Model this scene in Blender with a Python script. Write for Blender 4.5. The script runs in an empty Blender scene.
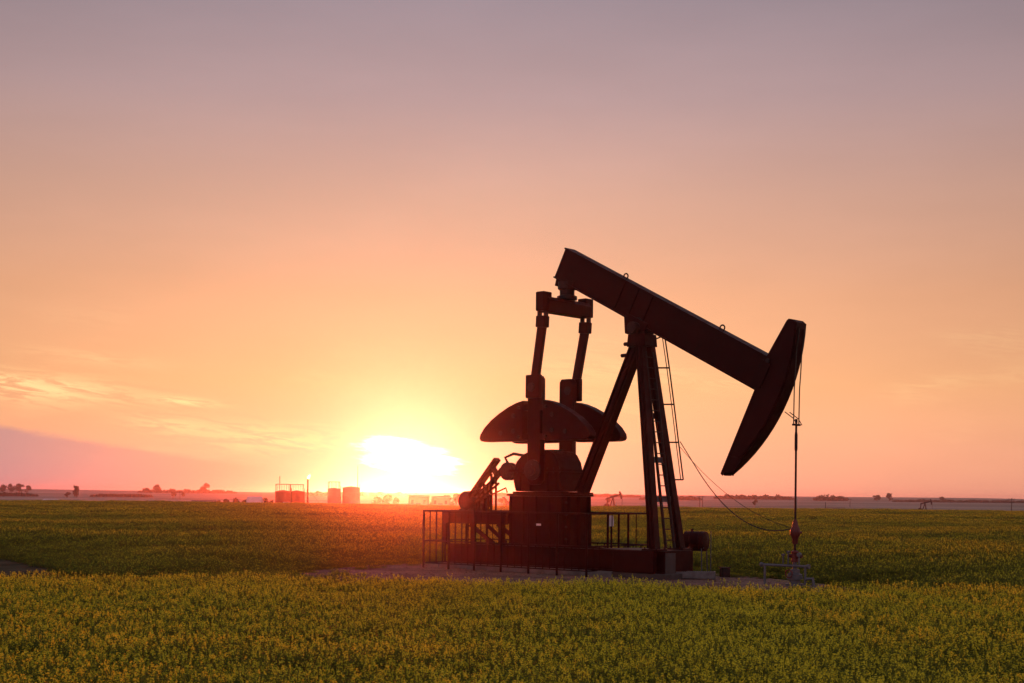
import bpy, math, random
import numpy as np
from mathutils import Vector, Matrix

R = math.radians
scene = bpy.context.scene
COL = scene.collection
random.seed(11)
rng = np.random.default_rng(7)

# ------------------------------------------------------------------ camera
CAM_Z = 2.35
cam_d = bpy.data.cameras.new('camera')
cam_d.sensor_width = 36.0
cam_d.lens = 50.0
cam_d.shift_y = 155.5 / 1024
cam_d.clip_start = 0.1
cam_d.clip_end = 60000
cam_d.dof.use_dof = True
cam_d.dof.focus_distance = 41.0
cam_d.dof.aperture_fstop = 5.6
cam = bpy.data.objects.new('camera', cam_d)
COL.objects.link(cam)
cam.location = (0, 0, CAM_Z)
cam.rotation_euler = (R(90), R(-0.55), 0)      # the photograph is not quite level
scene.camera = cam

# ------------------------------------------------------------------ exposure / engine
vs = scene.view_settings
vs.view_transform = 'Standard'
vs.look = 'None'
vs.exposure = 0.0
vs.gamma = 1.0
vs.use_curve_mapping = False
scene.render.engine = 'CYCLES'
cy = scene.cycles
cy.use_denoising = True
cy.max_bounces = 7
cy.diffuse_bounces = 3
cy.glossy_bounces = 3
cy.transmission_bounces = 4
cy.volume_bounces = 1
cy.transparent_max_bounces = 8
cy.sample_clamp_indirect = 6.0
cy.caustics_reflective = False
cy.caustics_refractive = False

SUN_AZ, SUN_EL = -4.3, 1.45      # degrees; azimuth measured from +Y towards +X


# ------------------------------------------------------------------ node helper
class Tree:
    def __init__(s, nt):
        s.nt = nt; s.n = nt.nodes; s.l = nt.links
    def put(s, sock, v):
        if hasattr(v, 'is_output'):
            s.l.new(v, sock)
        elif v is not None:
            if sock.type in ('RGBA',) and len(v) == 3:
                v = (*v, 1)
            sock.default_value = v
    def m(s, op, a, b=None, c=None, clamp=False):
        nd = s.n.new('ShaderNodeMath'); nd.operation = op; nd.use_clamp = clamp
        for i, v in enumerate((a, b, c)):
            if v is not None: s.put(nd.inputs[i], v)
        return nd.outputs[0]
    def rng(s, v, a, b, c=0.0, d=1.0, smooth=True):
        nd = s.n.new('ShaderNodeMapRange')
        nd.interpolation_type = 'SMOOTHSTEP' if smooth else 'LINEAR'
        for i, q in enumerate((v, a, b, c, d)): s.put(nd.inputs[i], q)
        return nd.outputs[0]
    def mix(s, f, a, b, kind='MIX'):
        nd = s.n.new('ShaderNodeMix'); nd.data_type = 'RGBA'; nd.blend_type = kind
        s.put(nd.inputs[0], f); s.put(nd.inputs[6], a); s.put(nd.inputs[7], b)
        return nd.outputs[2]
    def vec(s, x, y, z):
        nd = s.n.new('ShaderNodeCombineXYZ')
        for i, q in enumerate((x, y, z)): s.put(nd.inputs[i], q)
        return nd.outputs[0]
    def noise(s, v, scale=1.0, detail=3.0, rough=0.5, dist=0.0):
        nd = s.n.new('ShaderNodeTexNoise')
        if v is not None: s.put(nd.inputs['Vector'], v)
        nd.inputs['Scale'].default_value = scale; nd.inputs['Detail'].default_value = detail
        nd.inputs['Roughness'].default_value = rough; nd.inputs['Distortion'].default_value = dist
        return nd.outputs[0]
    def ramp(s, f, stops):
        nd = s.n.new('ShaderNodeValToRGB'); s.put(nd.inputs[0], f)
        e = nd.color_ramp.elements
        while len(e) < len(stops): e.new(0.5)
        for k, (p, c) in enumerate(stops):
            e[k].position = p; e[k].color = (*c, 1)
        return nd.outputs[0]


def lin(r, g, b):
    return tuple((c / 255 / 12.92) if c / 255 < 0.04045 else ((c / 255 + 0.055) / 1.055) ** 2.4 for c in (r, g, b))


# ------------------------------------------------------------------ sky
world = bpy.data.worlds.new('World')
scene.world = world
world.use_nodes = True
T = Tree(world.node_tree)
T.n.clear()
tc = T.n.new('ShaderNodeTexCoord').outputs['Generated']
sep = T.n.new('ShaderNodeSeparateXYZ'); T.l.new(tc, sep.inputs[0])
dx, dy, dz = sep.outputs
el = T.m('MULTIPLY', T.m('ARCSINE', T.m('MINIMUM', T.m('MAXIMUM', dz, -1.0), 1.0)), 57.2958)
az = T.m('MULTIPLY', T.m('ARCTAN2', dx, dy), 57.2958)
sv = (math.sin(R(SUN_AZ)) * math.cos(R(SUN_EL)), math.cos(R(SUN_AZ)) * math.cos(R(SUN_EL)), math.sin(R(SUN_EL)))
dotn = T.n.new('ShaderNodeVectorMath'); dotn.operation = 'DOT_PRODUCT'
T.l.new(tc, dotn.inputs[0]); dotn.inputs[1].default_value = sv
ang = T.m('MULTIPLY', T.m('ARCCOSINE', T.m('MINIMUM', T.m('MAXIMUM', dotn.outputs['Value'], -1.0), 0.999999)), 57.2958)

# dusty evening air, sunward half of the sky: colour by elevation
SKY_STOPS = [(0, (268, 180, 152)), (2, (266, 187, 150)), (4.5, (259, 187, 137)), (8, (242, 175, 136)), (11.8, (221, 170, 150)),
             (15.6, (191, 159, 160)), (19.5, (166, 147, 157)), (30, (132, 128, 148)), (55, (142, 142, 160)), (90, (140, 142, 162))]
eln = T.m('SQRT', T.m('DIVIDE', T.m('MAXIMUM', el, 0.0), 90.0))
base = T.ramp(eln, [(math.sqrt(e / 90), lin(*c)) for e, c in SKY_STOPS])
ANTI = [(0, (206, 180, 184)), (6, (234, 198, 196)), (14, (226, 200, 202)), (30, (192, 186, 200)), (90, (140, 142, 162))]  # unseen sky overhead and behind the camera, brightened to light the crop
anti = T.ramp(eln, [(math.sqrt(e / 90), lin(*c)) for e, c in ANTI])
sky = T.mix(T.rng(ang, 30, 150), base, anti)
mid = T.n.new('ShaderNodeVectorMath'); mid.operation = 'DOT_PRODUCT'
T.l.new(tc, mid.inputs[0]); mid.inputs[1].default_value = (-0.01, math.cos(R(4)), math.sin(R(4)))
mang = T.m('MULTIPLY', T.m('ARCCOSINE', T.m('MINIMUM', T.m('MAXIMUM', mid.outputs['Value'], -1.0), 0.999999)), 57.2958)
fall = T.rng(mang, 4.0, 34.0, 1.08, 0.62, smooth=False)  # lens-like vignette put into the sky colour, darker away from the view centre
sky = T.mix(1.0, sky, T.vec(fall, fall, fall), 'MULTIPLY')

# thin cirrus streaks drawn out along the horizon
def bump2(a0, wa, e0, we):
    p_ = T.m('DIVIDE', T.m('SUBTRACT', az, a0), wa); r_ = T.m('DIVIDE', T.m('SUBTRACT', T.m('ADD', el, T.m('MULTIPLY', T.m('SUBTRACT', az, a0), 0.07)), e0), we)
    return T.m('EXPONENT', T.m('MULTIPLY', T.m('ADD', T.m('MULTIPLY', p_, p_), T.m('MULTIPLY', r_, r_)), -1.0))
cv = T.vec(T.m('MULTIPLY', az, 0.42), T.m('ADD', T.m('MULTIPLY', el, 3.2), T.m('MULTIPLY', az, 0.34)), 3.7)
cn = T.noise(cv, 1.25, 9.0, 0.66, 0.9)
veil = T.noise(T.vec(T.m('MULTIPLY', az, 0.12), T.m('MULTIPLY', el, 0.5), 9.1), 1.0, 3.0)
win = bump2(-18.6, 3.4, 4.05, 0.48)
for a0, wa, e0, we, k_ in ((-12.9, 1.2, 3.62, 0.16, 0.9), (-9.6, 3.0, 2.2, 0.55, 0.7), (-16.5, 2.5, 5.2, 0.25, 0.25), (-13.6, 1.6, 2.7, 0.35, 0.5)):
    win = T.m('ADD', win, T.m('MULTIPLY', bump2(a0, wa, e0, we), k_))
stray = T.m('MULTIPLY', T.m('MULTIPLY', T.rng(el, 0.8, 2.0), T.rng(el, 8.0, 4.0)), T.m('MULTIPLY', T.rng(veil, 0.5, 0.75), 0.35))
cir = T.m('MULTIPLY', T.rng(cn, 0.38, 0.58), T.m('MINIMUM', T.m('ADD', win, stray), 1.0))
sky = T.mix(T.m('MULTIPLY', cir, 0.95), sky, lin(276, 232, 166))

# mauve bank of dust low on the left, its upper edge sloping down towards the sun
edge = T.m('MINIMUM', T.m('MAXIMUM', T.m('ADD', T.m('MULTIPLY', az, -0.135), -0.17), 0.0), 3.0)
edge = T.m('ADD', edge, T.m('MULTIPLY', T.m('SUBTRACT', T.noise(T.vec(T.m('MULTIPLY', az, 0.55), T.m('MULTIPLY', el, 1.5), 0.0), 1.0, 6.0, 0.6), 0.5), 0.55))
bank = T.rng(T.m('SUBTRACT', edge, el), -0.10, 0.28)
bank = T.m('MULTIPLY', bank, T.rng(ang, 1.8, 9.0))
bankc = T.mix(T.rng(ang, 4.0, 17.0), lin(255, 168, 136), lin(184, 142, 150))
sky = T.mix(T.m('MULTIPLY', bank, 0.92), sky, bankc)

# faint unevenness of the dusty air
un = T.rng(T.noise(T.vec(T.m('MULTIPLY', az, 0.06), T.m('MULTIPLY', el, 0.22), 5.0), 1.0, 5.0, 0.6), 0.3, 0.7, 0.965, 1.035)
sky = T.mix(1.0, sky, T.vec(un, un, un), 'MULTIPLY')

# glow of the veiled sun
def lobe(sig):
    q = T.m('DIVIDE', ang, sig)
    return T.m('EXPONENT', T.m('MULTIPLY', T.m('MULTIPLY', q, q), -1.0))
def add(sky, f, c):
    return T.mix(1.0, sky, T.mix(1.0, T.vec(f, f, f), c, 'MULTIPLY'), 'ADD')
sky = add(sky, lobe(8.0), (0.02, 0.03, 0.02))
sky = add(sky, lobe(3.7), (0.02, 0.15, 0.14))
ddx = T.m('DIVIDE', T.m('SUBTRACT', az, SUN_AZ + 0.05), 2.15)
dde = T.m('DIVIDE', T.m('SUBTRACT', T.m('ADD', el, T.m('MULTIPLY', T.m('SUBTRACT', az, SUN_AZ), 0.16)), SUN_EL + 0.14), 0.74)
q = T.m('SQRT', T.m('ADD', T.m('MULTIPLY', ddx, ddx), T.m('MULTIPLY', dde, dde)))
q = T.m('ADD', q, T.m('MULTIPLY', T.m('SUBTRACT', T.noise(T.vec(T.m('MULTIPLY', az, 0.45), T.m('ADD', T.m('MULTIPLY', el, 2.6), T.m('MULTIPLY', az, 0.25)), 1.3), 1.0, 6.0, 0.62), 0.5), 1.9))
core = T.rng(q, 1.10, 0.45)
sky = add(sky, core, (2.6, 2.2, 1.5))
sky = add(sky, T.m('POWER', T.rng(q, 0.8, 0.0), 2.0), (4.0, 3.0, 1.6))

nish = T.n.new('ShaderNodeTexSky')
nish.sky_type = 'NISHITA'
nish.sun_disc = False
nish.sun_elevation = R(SUN_EL)
nish.sun_rotation = R(SUN_AZ)
nish.altitude = 900
nish.air_density = 1.3
nish.dust_density = 3.0
nish.ozone_density = 1.5
bg1 = T.n.new('ShaderNodeBackground'); bg1.inputs[1].default_value = 0.02
T.l.new(nish.outputs[0], bg1.inputs[0])
bg2 = T.n.new('ShaderNodeBackground'); bg2.inputs[1].default_value = 0.92
T.l.new(sky, bg2.inputs[0])
addn = T.n.new('ShaderNodeAddShader')
T.l.new(bg1.outputs[0], addn.inputs[0]); T.l.new(bg2.outputs[0], addn.inputs[1])
wo = T.n.new('ShaderNodeOutputWorld')
T.l.new(addn.outputs[0], wo.inputs['Surface'])
world.cycles.sampling_method = 'MANUAL'
world.cycles.sample_map_resolution = 2048

# ------------------------------------------------------------------ sun
sun_d = bpy.data.lights.new('sun', 'SUN')
sun_d.energy = 2.3
sun_d.angle = R(0.6)
sun_d.color = (1.0, 0.105, 0.026)
sun = bpy.data.objects.new('sun', sun_d)
COL.objects.link(sun)
sun.location = (-30, 300, 40)
sun.rotation_euler = Vector(sv).to_track_quat('Z', 'Y').to_euler()


# ------------------------------------------------------------------ materials
MATS = {}
def newmat(name):
    m = bpy.data.materials.new(name); m.use_nodes = True
    t = Tree(m.node_tree); t.n.clear()
    out = t.n.new('ShaderNodeOutputMaterial')
    MATS[name] = m
    return m, t, out

def solid(name, c1, c2, rough=0.6, metal=0.0, scale=3.0, bump=0.0, bscale=None, spec=0.5, rust=0.0, rustc=(0.09, 0.035, 0.015)):
    m, t, out = newmat(name)
    co = t.n.new('ShaderNodeTexCoord').outputs['Object']
    n = t.noise(co, scale, 6.0, 0.6)
    col = t.mix(t.rng(n, 0.35, 0.68), c1, c2)
    if rust:
        r = t.noise(co, scale * 2.7, 8.0, 0.7, 0.6)
        col = t.mix(t.m('MULTIPLY', t.rng(r, 0.56, 0.66), rust), col, rustc)
    b = t.n.new('ShaderNodeBsdfPrincipled')
    t.l.new(col, b.inputs['Base Color'])
    t.put(b.inputs['Roughness'], t.rng(t.noise(co, scale * 4, 4.0), 0.3, 0.7, rough - 0.1, min(1, rough + 0.12)))
    b.inputs['Metallic'].default_value = metal
    b.inputs['Specular IOR Level'].default_value = spec
    if bump:
        bn = t.n.new('ShaderNodeBump'); bn.inputs['Strength'].default_value = bump; bn.inputs['Distance'].default_value = 0.02
        t.l.new(t.noise(co, bscale or scale * 6, 5.0), bn.inputs['Height'])
        t.l.new(bn.outputs[0], b.inputs['Normal'])
    t.l.new(b.outputs[0], out.inputs[0])
    return m

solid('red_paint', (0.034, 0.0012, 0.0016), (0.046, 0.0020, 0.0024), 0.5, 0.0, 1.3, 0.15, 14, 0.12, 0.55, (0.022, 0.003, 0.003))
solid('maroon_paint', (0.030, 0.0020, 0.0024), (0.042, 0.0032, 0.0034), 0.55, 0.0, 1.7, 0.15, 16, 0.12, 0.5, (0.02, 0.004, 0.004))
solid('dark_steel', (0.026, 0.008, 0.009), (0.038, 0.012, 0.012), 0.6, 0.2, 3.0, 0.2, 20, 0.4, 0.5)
solid('galvanised_steel', (0.15, 0.13, 0.14), (0.22, 0.20, 0.21), 0.45, 0.6, 6.0, 0.1, 40)
solid('grey_pipe', (0.11, 0.10, 0.12), (0.16, 0.15, 0.17), 0.5, 0.2, 5.0, 0.1, 30)
solid('cable_rubber', (0.02, 0.018, 0.018), (0.03, 0.026, 0.026), 0.6)
solid('wire_rope', (0.05, 0.035, 0.03), (0.08, 0.06, 0.05), 0.5, 0.5, 20)
solid('valve_red', (0.11, 0.010, 0.008), (0.16, 0.014, 0.011), 0.45, 0.0, 6.0)
solid('white_sign', (0.70, 0.69, 0.70), (0.80, 0.79, 0.80), 0.5, 0.0, 6.0)
solid('concrete', (0.17, 0.13, 0.125), (0.24, 0.19, 0.18), 0.9, 0.0, 3.0, 0.5, 25)
solid('dark_concrete', (0.07, 0.045, 0.042), (0.11, 0.075, 0.07), 0.9, 0.0, 3.0, 0.5, 25)
solid('tank_paint', (0.19, 0.028, 0.022), (0.25, 0.040, 0.030), 0.5, 0.0, 0.4, 0, None, 0.4, 0.3)
solid('pale_tank', (0.26, 0.20, 0.16), (0.34, 0.27, 0.22), 0.5, 0.0, 0.4)
solid('pale_roof', (0.50, 0.52, 0.56), (0.60, 0.62, 0.66), 0.5, 0.0, 0.5)
solid('dark_wall', (0.07, 0.06, 0.07), (0.10, 0.09, 0.10), 0.7, 0.0, 0.5)
solid('white_body', (0.60, 0.60, 0.60), (0.70, 0.69, 0.68), 0.4, 0.0, 2.0)
solid('wood_pole', (0.05, 0.035, 0.028), (0.08, 0.055, 0.04), 0.9, 0.0, 2.0)
solid('bark', (0.06, 0.045, 0.035), (0.09, 0.07, 0.05), 0.9, 0.0, 2.0)
solid('window_glass', (0.02, 0.022, 0.025), (0.03, 0.03, 0.035), 0.12, 0.0, 1.0)
solid('tyre_rubber', (0.02, 0.02, 0.02), (0.03, 0.03, 0.03), 0.8)

def leafmat(name, c1, c2, trans, hue=0.0, rough=0.6):
    m, t, out = newmat(name)
    oi = t.n.new('ShaderNodeObjectInfo').outputs['Random']
    g = t.n.new('ShaderNodeNewGeometry').outputs['Random Per Island']
    f = t.m('ADD', t.m('MULTIPLY', oi, 0.5), t.m('MULTIPLY', g, 0.5))
    col = t.mix(f, c1, c2)
    d = t.n.new('ShaderNodeBsdfDiffuse'); t.l.new(col, d.inputs[0])
    tr = t.n.new('ShaderNodeBsdfTranslucent'); t.l.new(col, tr.inputs[0])
    mx = t.n.new('ShaderNodeMixShader'); mx.inputs[0].default_value = trans
    t.l.new(d.outputs[0], mx.inputs[1]); t.l.new(tr.outputs[0], mx.inputs[2])
    t.l.new(mx.outputs[0], out.inputs[0])
    return m
leafmat('canola_leaf', (0.13, 0.165, 0.032), (0.215, 0.245, 0.055), 0.50)
leafmat('canola_stem', (0.23, 0.23, 0.046), (0.30, 0.29, 0.065), 0.40)
leafmat('canola_flower', (0.92, 0.76, 0.05), (0.97, 0.86, 0.08), 0.35)
leafmat('tree_leaf', (0.035, 0.045, 0.020), (0.065, 0.070, 0.030), 0.25)

# flame of the flare stack: it gives off light
m, t, out = newmat('gas_flame')
e = t.n.new('ShaderNodeEmission'); e.inputs[0].default_value = (1.0, 0.62, 0.25, 1); e.inputs[1].default_value = 6.0
t.l.new(e.outputs[0], out.inputs[0])

# ground: soil and stubble near, farmland strips far away
m, t, out = newmat('field_soil')
geo = t.n.new('ShaderNodeNewGeometry').outputs['Position']
sp = t.n.new('ShaderNodeSeparateXYZ'); t.l.new(geo, sp.inputs[0])
n1 = t.noise(geo, 0.9, 6.0, 0.6)
soil = t.mix(t.rng(n1, 0.35, 0.65), (0.075, 0.060, 0.036), (0.125, 0.095, 0.062))
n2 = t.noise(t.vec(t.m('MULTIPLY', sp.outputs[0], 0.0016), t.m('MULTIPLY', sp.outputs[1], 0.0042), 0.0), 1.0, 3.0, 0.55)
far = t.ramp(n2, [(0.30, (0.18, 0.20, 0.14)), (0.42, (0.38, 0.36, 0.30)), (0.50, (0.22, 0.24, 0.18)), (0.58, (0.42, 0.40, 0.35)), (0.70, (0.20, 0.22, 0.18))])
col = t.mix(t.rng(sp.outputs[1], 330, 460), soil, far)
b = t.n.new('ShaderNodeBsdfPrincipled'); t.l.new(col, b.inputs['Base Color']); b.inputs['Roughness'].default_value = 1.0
b.inputs['Specular IOR Level'].default_value = 0.0
bn = t.n.new('ShaderNodeBump'); bn.inputs['Strength'].default_value = 0.6; bn.inputs['Distance'].default_value = 0.05
t.l.new(t.noise(geo, 6.0, 6.0, 0.65), bn.inputs['Height']); t.l.new(bn.outputs[0], b.inputs['Normal'])
t.l.new(b.outputs[0], out.inputs[0])

m, t, out = newmat('gravel')
geo = t.n.new('ShaderNodeNewGeometry').outputs['Position']
vo = t.n.new('ShaderNodeTexVoronoi'); vo.inputs['Scale'].default_value = 22.0; t.l.new(geo, vo.inputs['Vector'])
n1 = t.noise(geo, 0.6, 5.0, 0.6)
g = t.mix(t.rng(n1, 0.35, 0.65), (0.20, 0.105, 0.080), (0.30, 0.17, 0.13))
sepc = t.n.new('ShaderNodeSeparateColor'); t.l.new(vo.outputs['Color'], sepc.inputs[0])
k = t.rng(sepc.outputs[0], 0, 1, 0.7, 1.25)
g = t.mix(1.0, g, t.vec(k, k, k), 'MULTIPLY')
b = t.n.new('ShaderNodeBsdfPrincipled'); t.l.new(g, b.inputs['Base Color']); b.inputs['Roughness'].default_value = 0.9
b.inputs['Specular IOR Level'].default_value = 0.2
bn = t.n.new('ShaderNodeBump'); bn.inputs['Strength'].default_value = 0.7; bn.inputs['Distance'].default_value = 0.03
t.l.new(vo.outputs['Distance'], bn.inputs['Height']); t.l.new(bn.outputs[0], b.inputs['Normal'])
t.l.new(b.outputs[0], out.inputs[0])


# ------------------------------------------------------------------ mesh helper
class MB:
    def __init__(s):
        s.v = []; s.f = []; s.mi = []; s.cur = 0
    def add(s, vs_, fs):
        o = len(s.v)
        s.v += [tuple(p) for p in vs_]
        s.f += [tuple(o + i for i in f) for f in fs]
        s.mi += [s.cur] * len(fs)
        return s
    def box(s, c, size, rot=None):
        x, y, z = (q / 2 for q in size)
        P = [Vector(p) for p in ((-x, -y, -z), (x, -y, -z), (x, y, -z), (-x, y, -z), (-x, -y, z), (x, -y, z), (x, y, z), (-x, y, z))]
        if rot: P = [rot @ p for p in P]
        C = Vector(c)
        return s.add([p + C for p in P], [(0, 3, 2, 1), (4, 5, 6, 7), (0, 1, 5, 4), (1, 2, 6, 5), (2, 3, 7, 6), (3, 0, 4, 7)])
    def span(s, a, b):
        return s.box([(p + q) / 2 for p, q in zip(a, b)], [abs(q - p) for p, q in zip(a, b)])
    def bar(s, p0, p1, w, h, side=(0, 1, 0)):
        """box from p0 to p1; w measured along side, h across"""
        p0, p1 = Vector(p0), Vector(p1)
        d = (p1 - p0); L = d.length; d.normalize()
        sd = Vector(side); sd = (sd - d * sd.dot(d)).normalized()
        n = d.cross(sd)
        M = Matrix((d, sd, n)).transposed()
        return s.box((p0 + p1) / 2, (L, w, h), M)
    def ibeam(s, p0, p1, w, h, tf=0.03, tw=0.03, side=(0, 1, 0)):
        p0, p1 = Vector(p0), Vector(p1)
        d = (p1 - p0).normalized(); sd = Vector(side); sd = (sd - d * sd.dot(d)).normalized(); n = d.cross(sd)
        s.bar(p0 + n * (h / 2 - tf / 2), p1 + n * (h / 2 - tf / 2), w, tf, side)
        s.bar(p0 - n * (h / 2 - tf / 2), p1 - n * (h / 2 - tf / 2), w, tf, side)
        s.bar(p0, p1, tw, h - 2 * tf, side)
        return s
    def tube(s, p0, p1, r0, r1=None, n=10, cap=True):
        r1 = r0 if r1 is None else r1
        p0, p1 = Vector(p0), Vector(p1)
        d = (p1 - p0).normalized()
        a = d.orthogonal().normalized(); b_ = d.cross(a)
        P = []
        for p, r in ((p0, r0), (p1, r1)):
            P += [p + (a * math.cos(k * 2 * math.pi / n) + b_ * math.sin(k * 2 * math.pi / n)) * r for k in range(n)]
        F = [(k, (k + 1) % n, n + (k + 1) % n, n + k) for k in range(n)]
        if cap: F += [tuple(range(n))[::-1], tuple(range(n, 2 * n))]
        return s.add(P, F)
    def path(s, pts, r, n=6):
        P = [Vector(p) for p in pts]
        V = []
        ref = Vector((0, 1, 0))
        for i, p in enumerate(P):
            d = (P[min(i + 1, len(P) - 1)] - P[max(i - 1, 0)]).normalized()
            a = d.cross(ref)
            if a.length < 1e-3: a = d.cross(Vector((1, 0, 0)))
            a.normalize(); b_ = d.cross(a)
            V += [p + (a * math.cos(k * 2 * math.pi / n) + b_ * math.sin(k * 2 * math.pi / n)) * r for k in range(n)]
        F = []
        for i in range(len(P) - 1):
            F += [(i * n + k, i * n + (k + 1) % n, (i + 1) * n + (k + 1) % n, (i + 1) * n + k) for k in range(n)]
        F += [tuple(range(n))[::-1], tuple(range((len(P) - 1) * n, len(P) * n))]
        return s.add(V, F)
    def prism(s, poly, y0, y1):
        """polygon in the x-z plane (anticlockwise seen from -y), extruded along y"""
        n = len(poly)
        P = [(x, y0, z) for x, z in poly] + [(x, y1, z) for x, z in poly]
        F = [tuple(range(n)), tuple(range(2 * n - 1, n - 1, -1))]
        F += [(k, n + k, n + (k + 1) % n, (k + 1) % n) for k in range(n)]
        return s.add(P, F)
    def lathe(s, prof, c, axis=(0, 0, 1), n=16):
        """profile of (radius, height) about axis through c"""
        d = Vector(axis).normalized(); a = d.orthogonal().normalized(); b_ = d.cross(a); C = Vector(c)
        P = []
        for r, h in prof:
            P += [C + d * h + (a * math.cos(k * 2 * math.pi / n) + b_ * math.sin(k * 2 * math.pi / n)) * r for k in range(n)]
        F = []
        for i in range(len(prof) - 1):
            F += [(i * n + k, i * n + (k + 1) % n, (i + 1) * n + (k + 1) % n, (i + 1) * n + k) for k in range(n)]
        F += [tuple(range(n))[::-1], tuple(range((len(prof) - 1) * n, len(prof) * n))]
        return s.add(P, F)
    def ring(s, c, R_, r, axis=(0, 1, 0), n=14, m_=6):
        d = Vector(axis).normalized(); a = d.orthogonal().normalized(); b_ = d.cross(a); C = Vector(c)
        P = []; F = []
        for i in range(n):
            t_ = 2 * math.pi * i / n; e_ = a * math.cos(t_) + b_ * math.sin(t_)
            for j in range(m_):
                u_ = 2 * math.pi * j / m_
                P.append(C + e_ * (R_ + r * math.cos(u_)) + d * (r * math.sin(u_)))
        for i in range(n):
            for j in range(m_):
                F.append((i * m_ + j, ((i + 1) % n) * m_ + j, ((i + 1) % n) * m_ + (j + 1) % m_, i * m_ + (j + 1) % m_))
        return s.add(P, F)
    def mesh(s, name, mats, smooth=True):
        me = bpy.data.meshes.new(name)
        me.from_pydata(s.v, [], s.f)
        for q_ in (mats if isinstance(mats, (list, tuple)) else [mats]): me.materials.append(MATS[q_])
        if s.mi and max(s.mi) > 0: me.polygons.foreach_set('material_index', s.mi)
        if smooth:
            me.polygons.foreach_set('use_smooth', [True] * len(me.polygons))
            me.set_sharp_from_angle(angle=R(35))
        me.update()
        return me
    def build(s, name, mats, parent=None, bevel=0.0):
        o = bpy.data.objects.new(name, s.mesh(name, mats))
        COL.objects.link(o)
        if parent: o.parent = parent
        if bevel:
            md = o.modifiers.new('bevel', 'BEVEL'); md.width = bevel; md.segments = 2; md.limit_method = 'ANGLE'; md.angle_limit = R(40)
        return o

def tag(o, label, cat, group=None):
    o['label'] = label; o['category'] = cat
    if group: o['group'] = group
    return o
def struct(o, kind='structure', label=None):
    o['kind'] = kind
    if label: o['label'] = label
    return o
def empty(name, loc=(0, 0, 0), rz=0.0, label=None, cat=None, group=None):
    o = bpy.data.objects.new(name, None); COL.objects.link(o)
    o.empty_display_size = 0.2
    o.location = loc; o.rotation_euler = (0, 0, rz)
    if label: tag(o, label, cat, group)
    return o
def clone(o, parent=None):
    c_ = o.copy(); COL.objects.link(c_); c_.parent = parent
    for ch in [x for x in bpy.data.objects if x.parent == o]: clone(ch, c_)
    return c_


# ------------------------------------------------------------------ terrain
_ty = np.array([-6000, 0, 120, 220, 300, 380, 480, 600, 720, 880, 1150, 1450, 1750, 2050, 2300, 5200, 7000.])
_tz = np.array([0, 0, 0, 0.0, -0.25, -1.3, -2.5, -3.1, -2.9, -1.8, -0.4, 1.0, 4.4, 7.0, 7.6, 7.6, 7.6])
def hills(x, y):
    x = np.asarray(x, float); y = np.asarray(y, float)
    z = np.interp(y, _ty, _tz)
    f = np.clip((y - 1450) / 600, 0, 1)
    z = z + f * (0.9 * np.sin(x * 0.0043 + 1.0) + 0.6 * np.sin(x * 0.0091 + 2.0) + 0.35 * np.sin(x * 0.0213))
    g = np.clip((y - 60) / 200, 0, 1) * np.clip((600 - y) / 200, 0, 1)
    return z + g * (0.10 * np.sin(x * 0.021 + y * 0.011) + 0.06 * np.sin(x * 0.05 - 1.0))
def ground_z(x, y):
    # average over a short stretch to round the breaks of slope
    return (hills(x, y - 25) + hills(x, y) + hills(x, y + 25)) / 3 if not np.isscalar(x) else float((hills(x, y - 25) + hills(x, y) + hills(x, y + 25)) / 3)

gx = np.sinh(np.linspace(-5.3, 5.3, 91)) * 50
gx = gx / gx.max() * 5000
gy = np.concatenate([np.linspace(-4800, -40, 12), np.linspace(0, 120, 25), np.linspace(130, 460, 45), np.linspace(480, 1000, 30), np.linspace(1040, 2600, 80), np.linspace(2700, 5000, 12)])
X, Y = np.meshgrid(gx, gy)
Z = (hills(X, Y - 25) + hills(X, Y) + hills(X, Y + 25)) / 3
nx, ny = len(gx), len(gy)
verts = np.stack([X.ravel(), Y.ravel(), Z.ravel()], 1)
idx = np.arange(nx * ny).reshape(ny, nx)
faces = np.stack([idx[:-1, :-1].ravel(), idx[:-1, 1:].ravel(), idx[1:, 1:].ravel(), idx[1:, :-1].ravel()], 1)
me = bpy.data.meshes.new('ground')
me.from_pydata(verts.tolist(), [], faces.tolist())
me.polygons.foreach_set('use_smooth', [True] * len(me.polygons))
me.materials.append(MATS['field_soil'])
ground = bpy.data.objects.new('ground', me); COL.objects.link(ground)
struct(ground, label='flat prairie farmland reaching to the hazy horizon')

# gravel lease pad (a low raised mound round the machine)
PAD = [(-6.2, 40.5), (-5.6, 43.2), (-4.4, 46.0), (-2.2, 47.6), (1.5, 47.6), (4.6, 45.2), (6.6, 41.6), (7.9, 39.2), (8.7, 37.2), (8.5, 34.6), (6.5, 33.2), (2.0, 33.4), (-2.0, 35.4), (-5.0, 38.0)]
def smooth_loop(P, k=5):
    P = np.array(P, float); n = len(P); out_ = []
    for i in range(n):
        p0, p1, p2, p3 = P[i - 1], P[i], P[(i + 1) % n], P[(i + 2) % n]
        for j in range(k):
            t_ = j / k
            out_.append(0.5 * ((2 * p1) + (-p0 + p2) * t_ + (2 * p0 - 5 * p1 + 4 * p2 - p3) * t_ ** 2 + (-p0 + 3 * p1 - 3 * p2 + p3) * t_ ** 3))
    return np.array(out_)
pad_loop = smooth_loop(PAD)
pc = pad_loop.mean(0)
PAD_Z = 0.15
pm = MB()
rings = [(1.12, -0.06), (1.03, 0.07), (0.94, PAD_Z - 0.012)] + [(q_, PAD_Z) for q_ in (0.85, 0.7, 0.5, 0.3, 0.12)]
P = []
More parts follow.
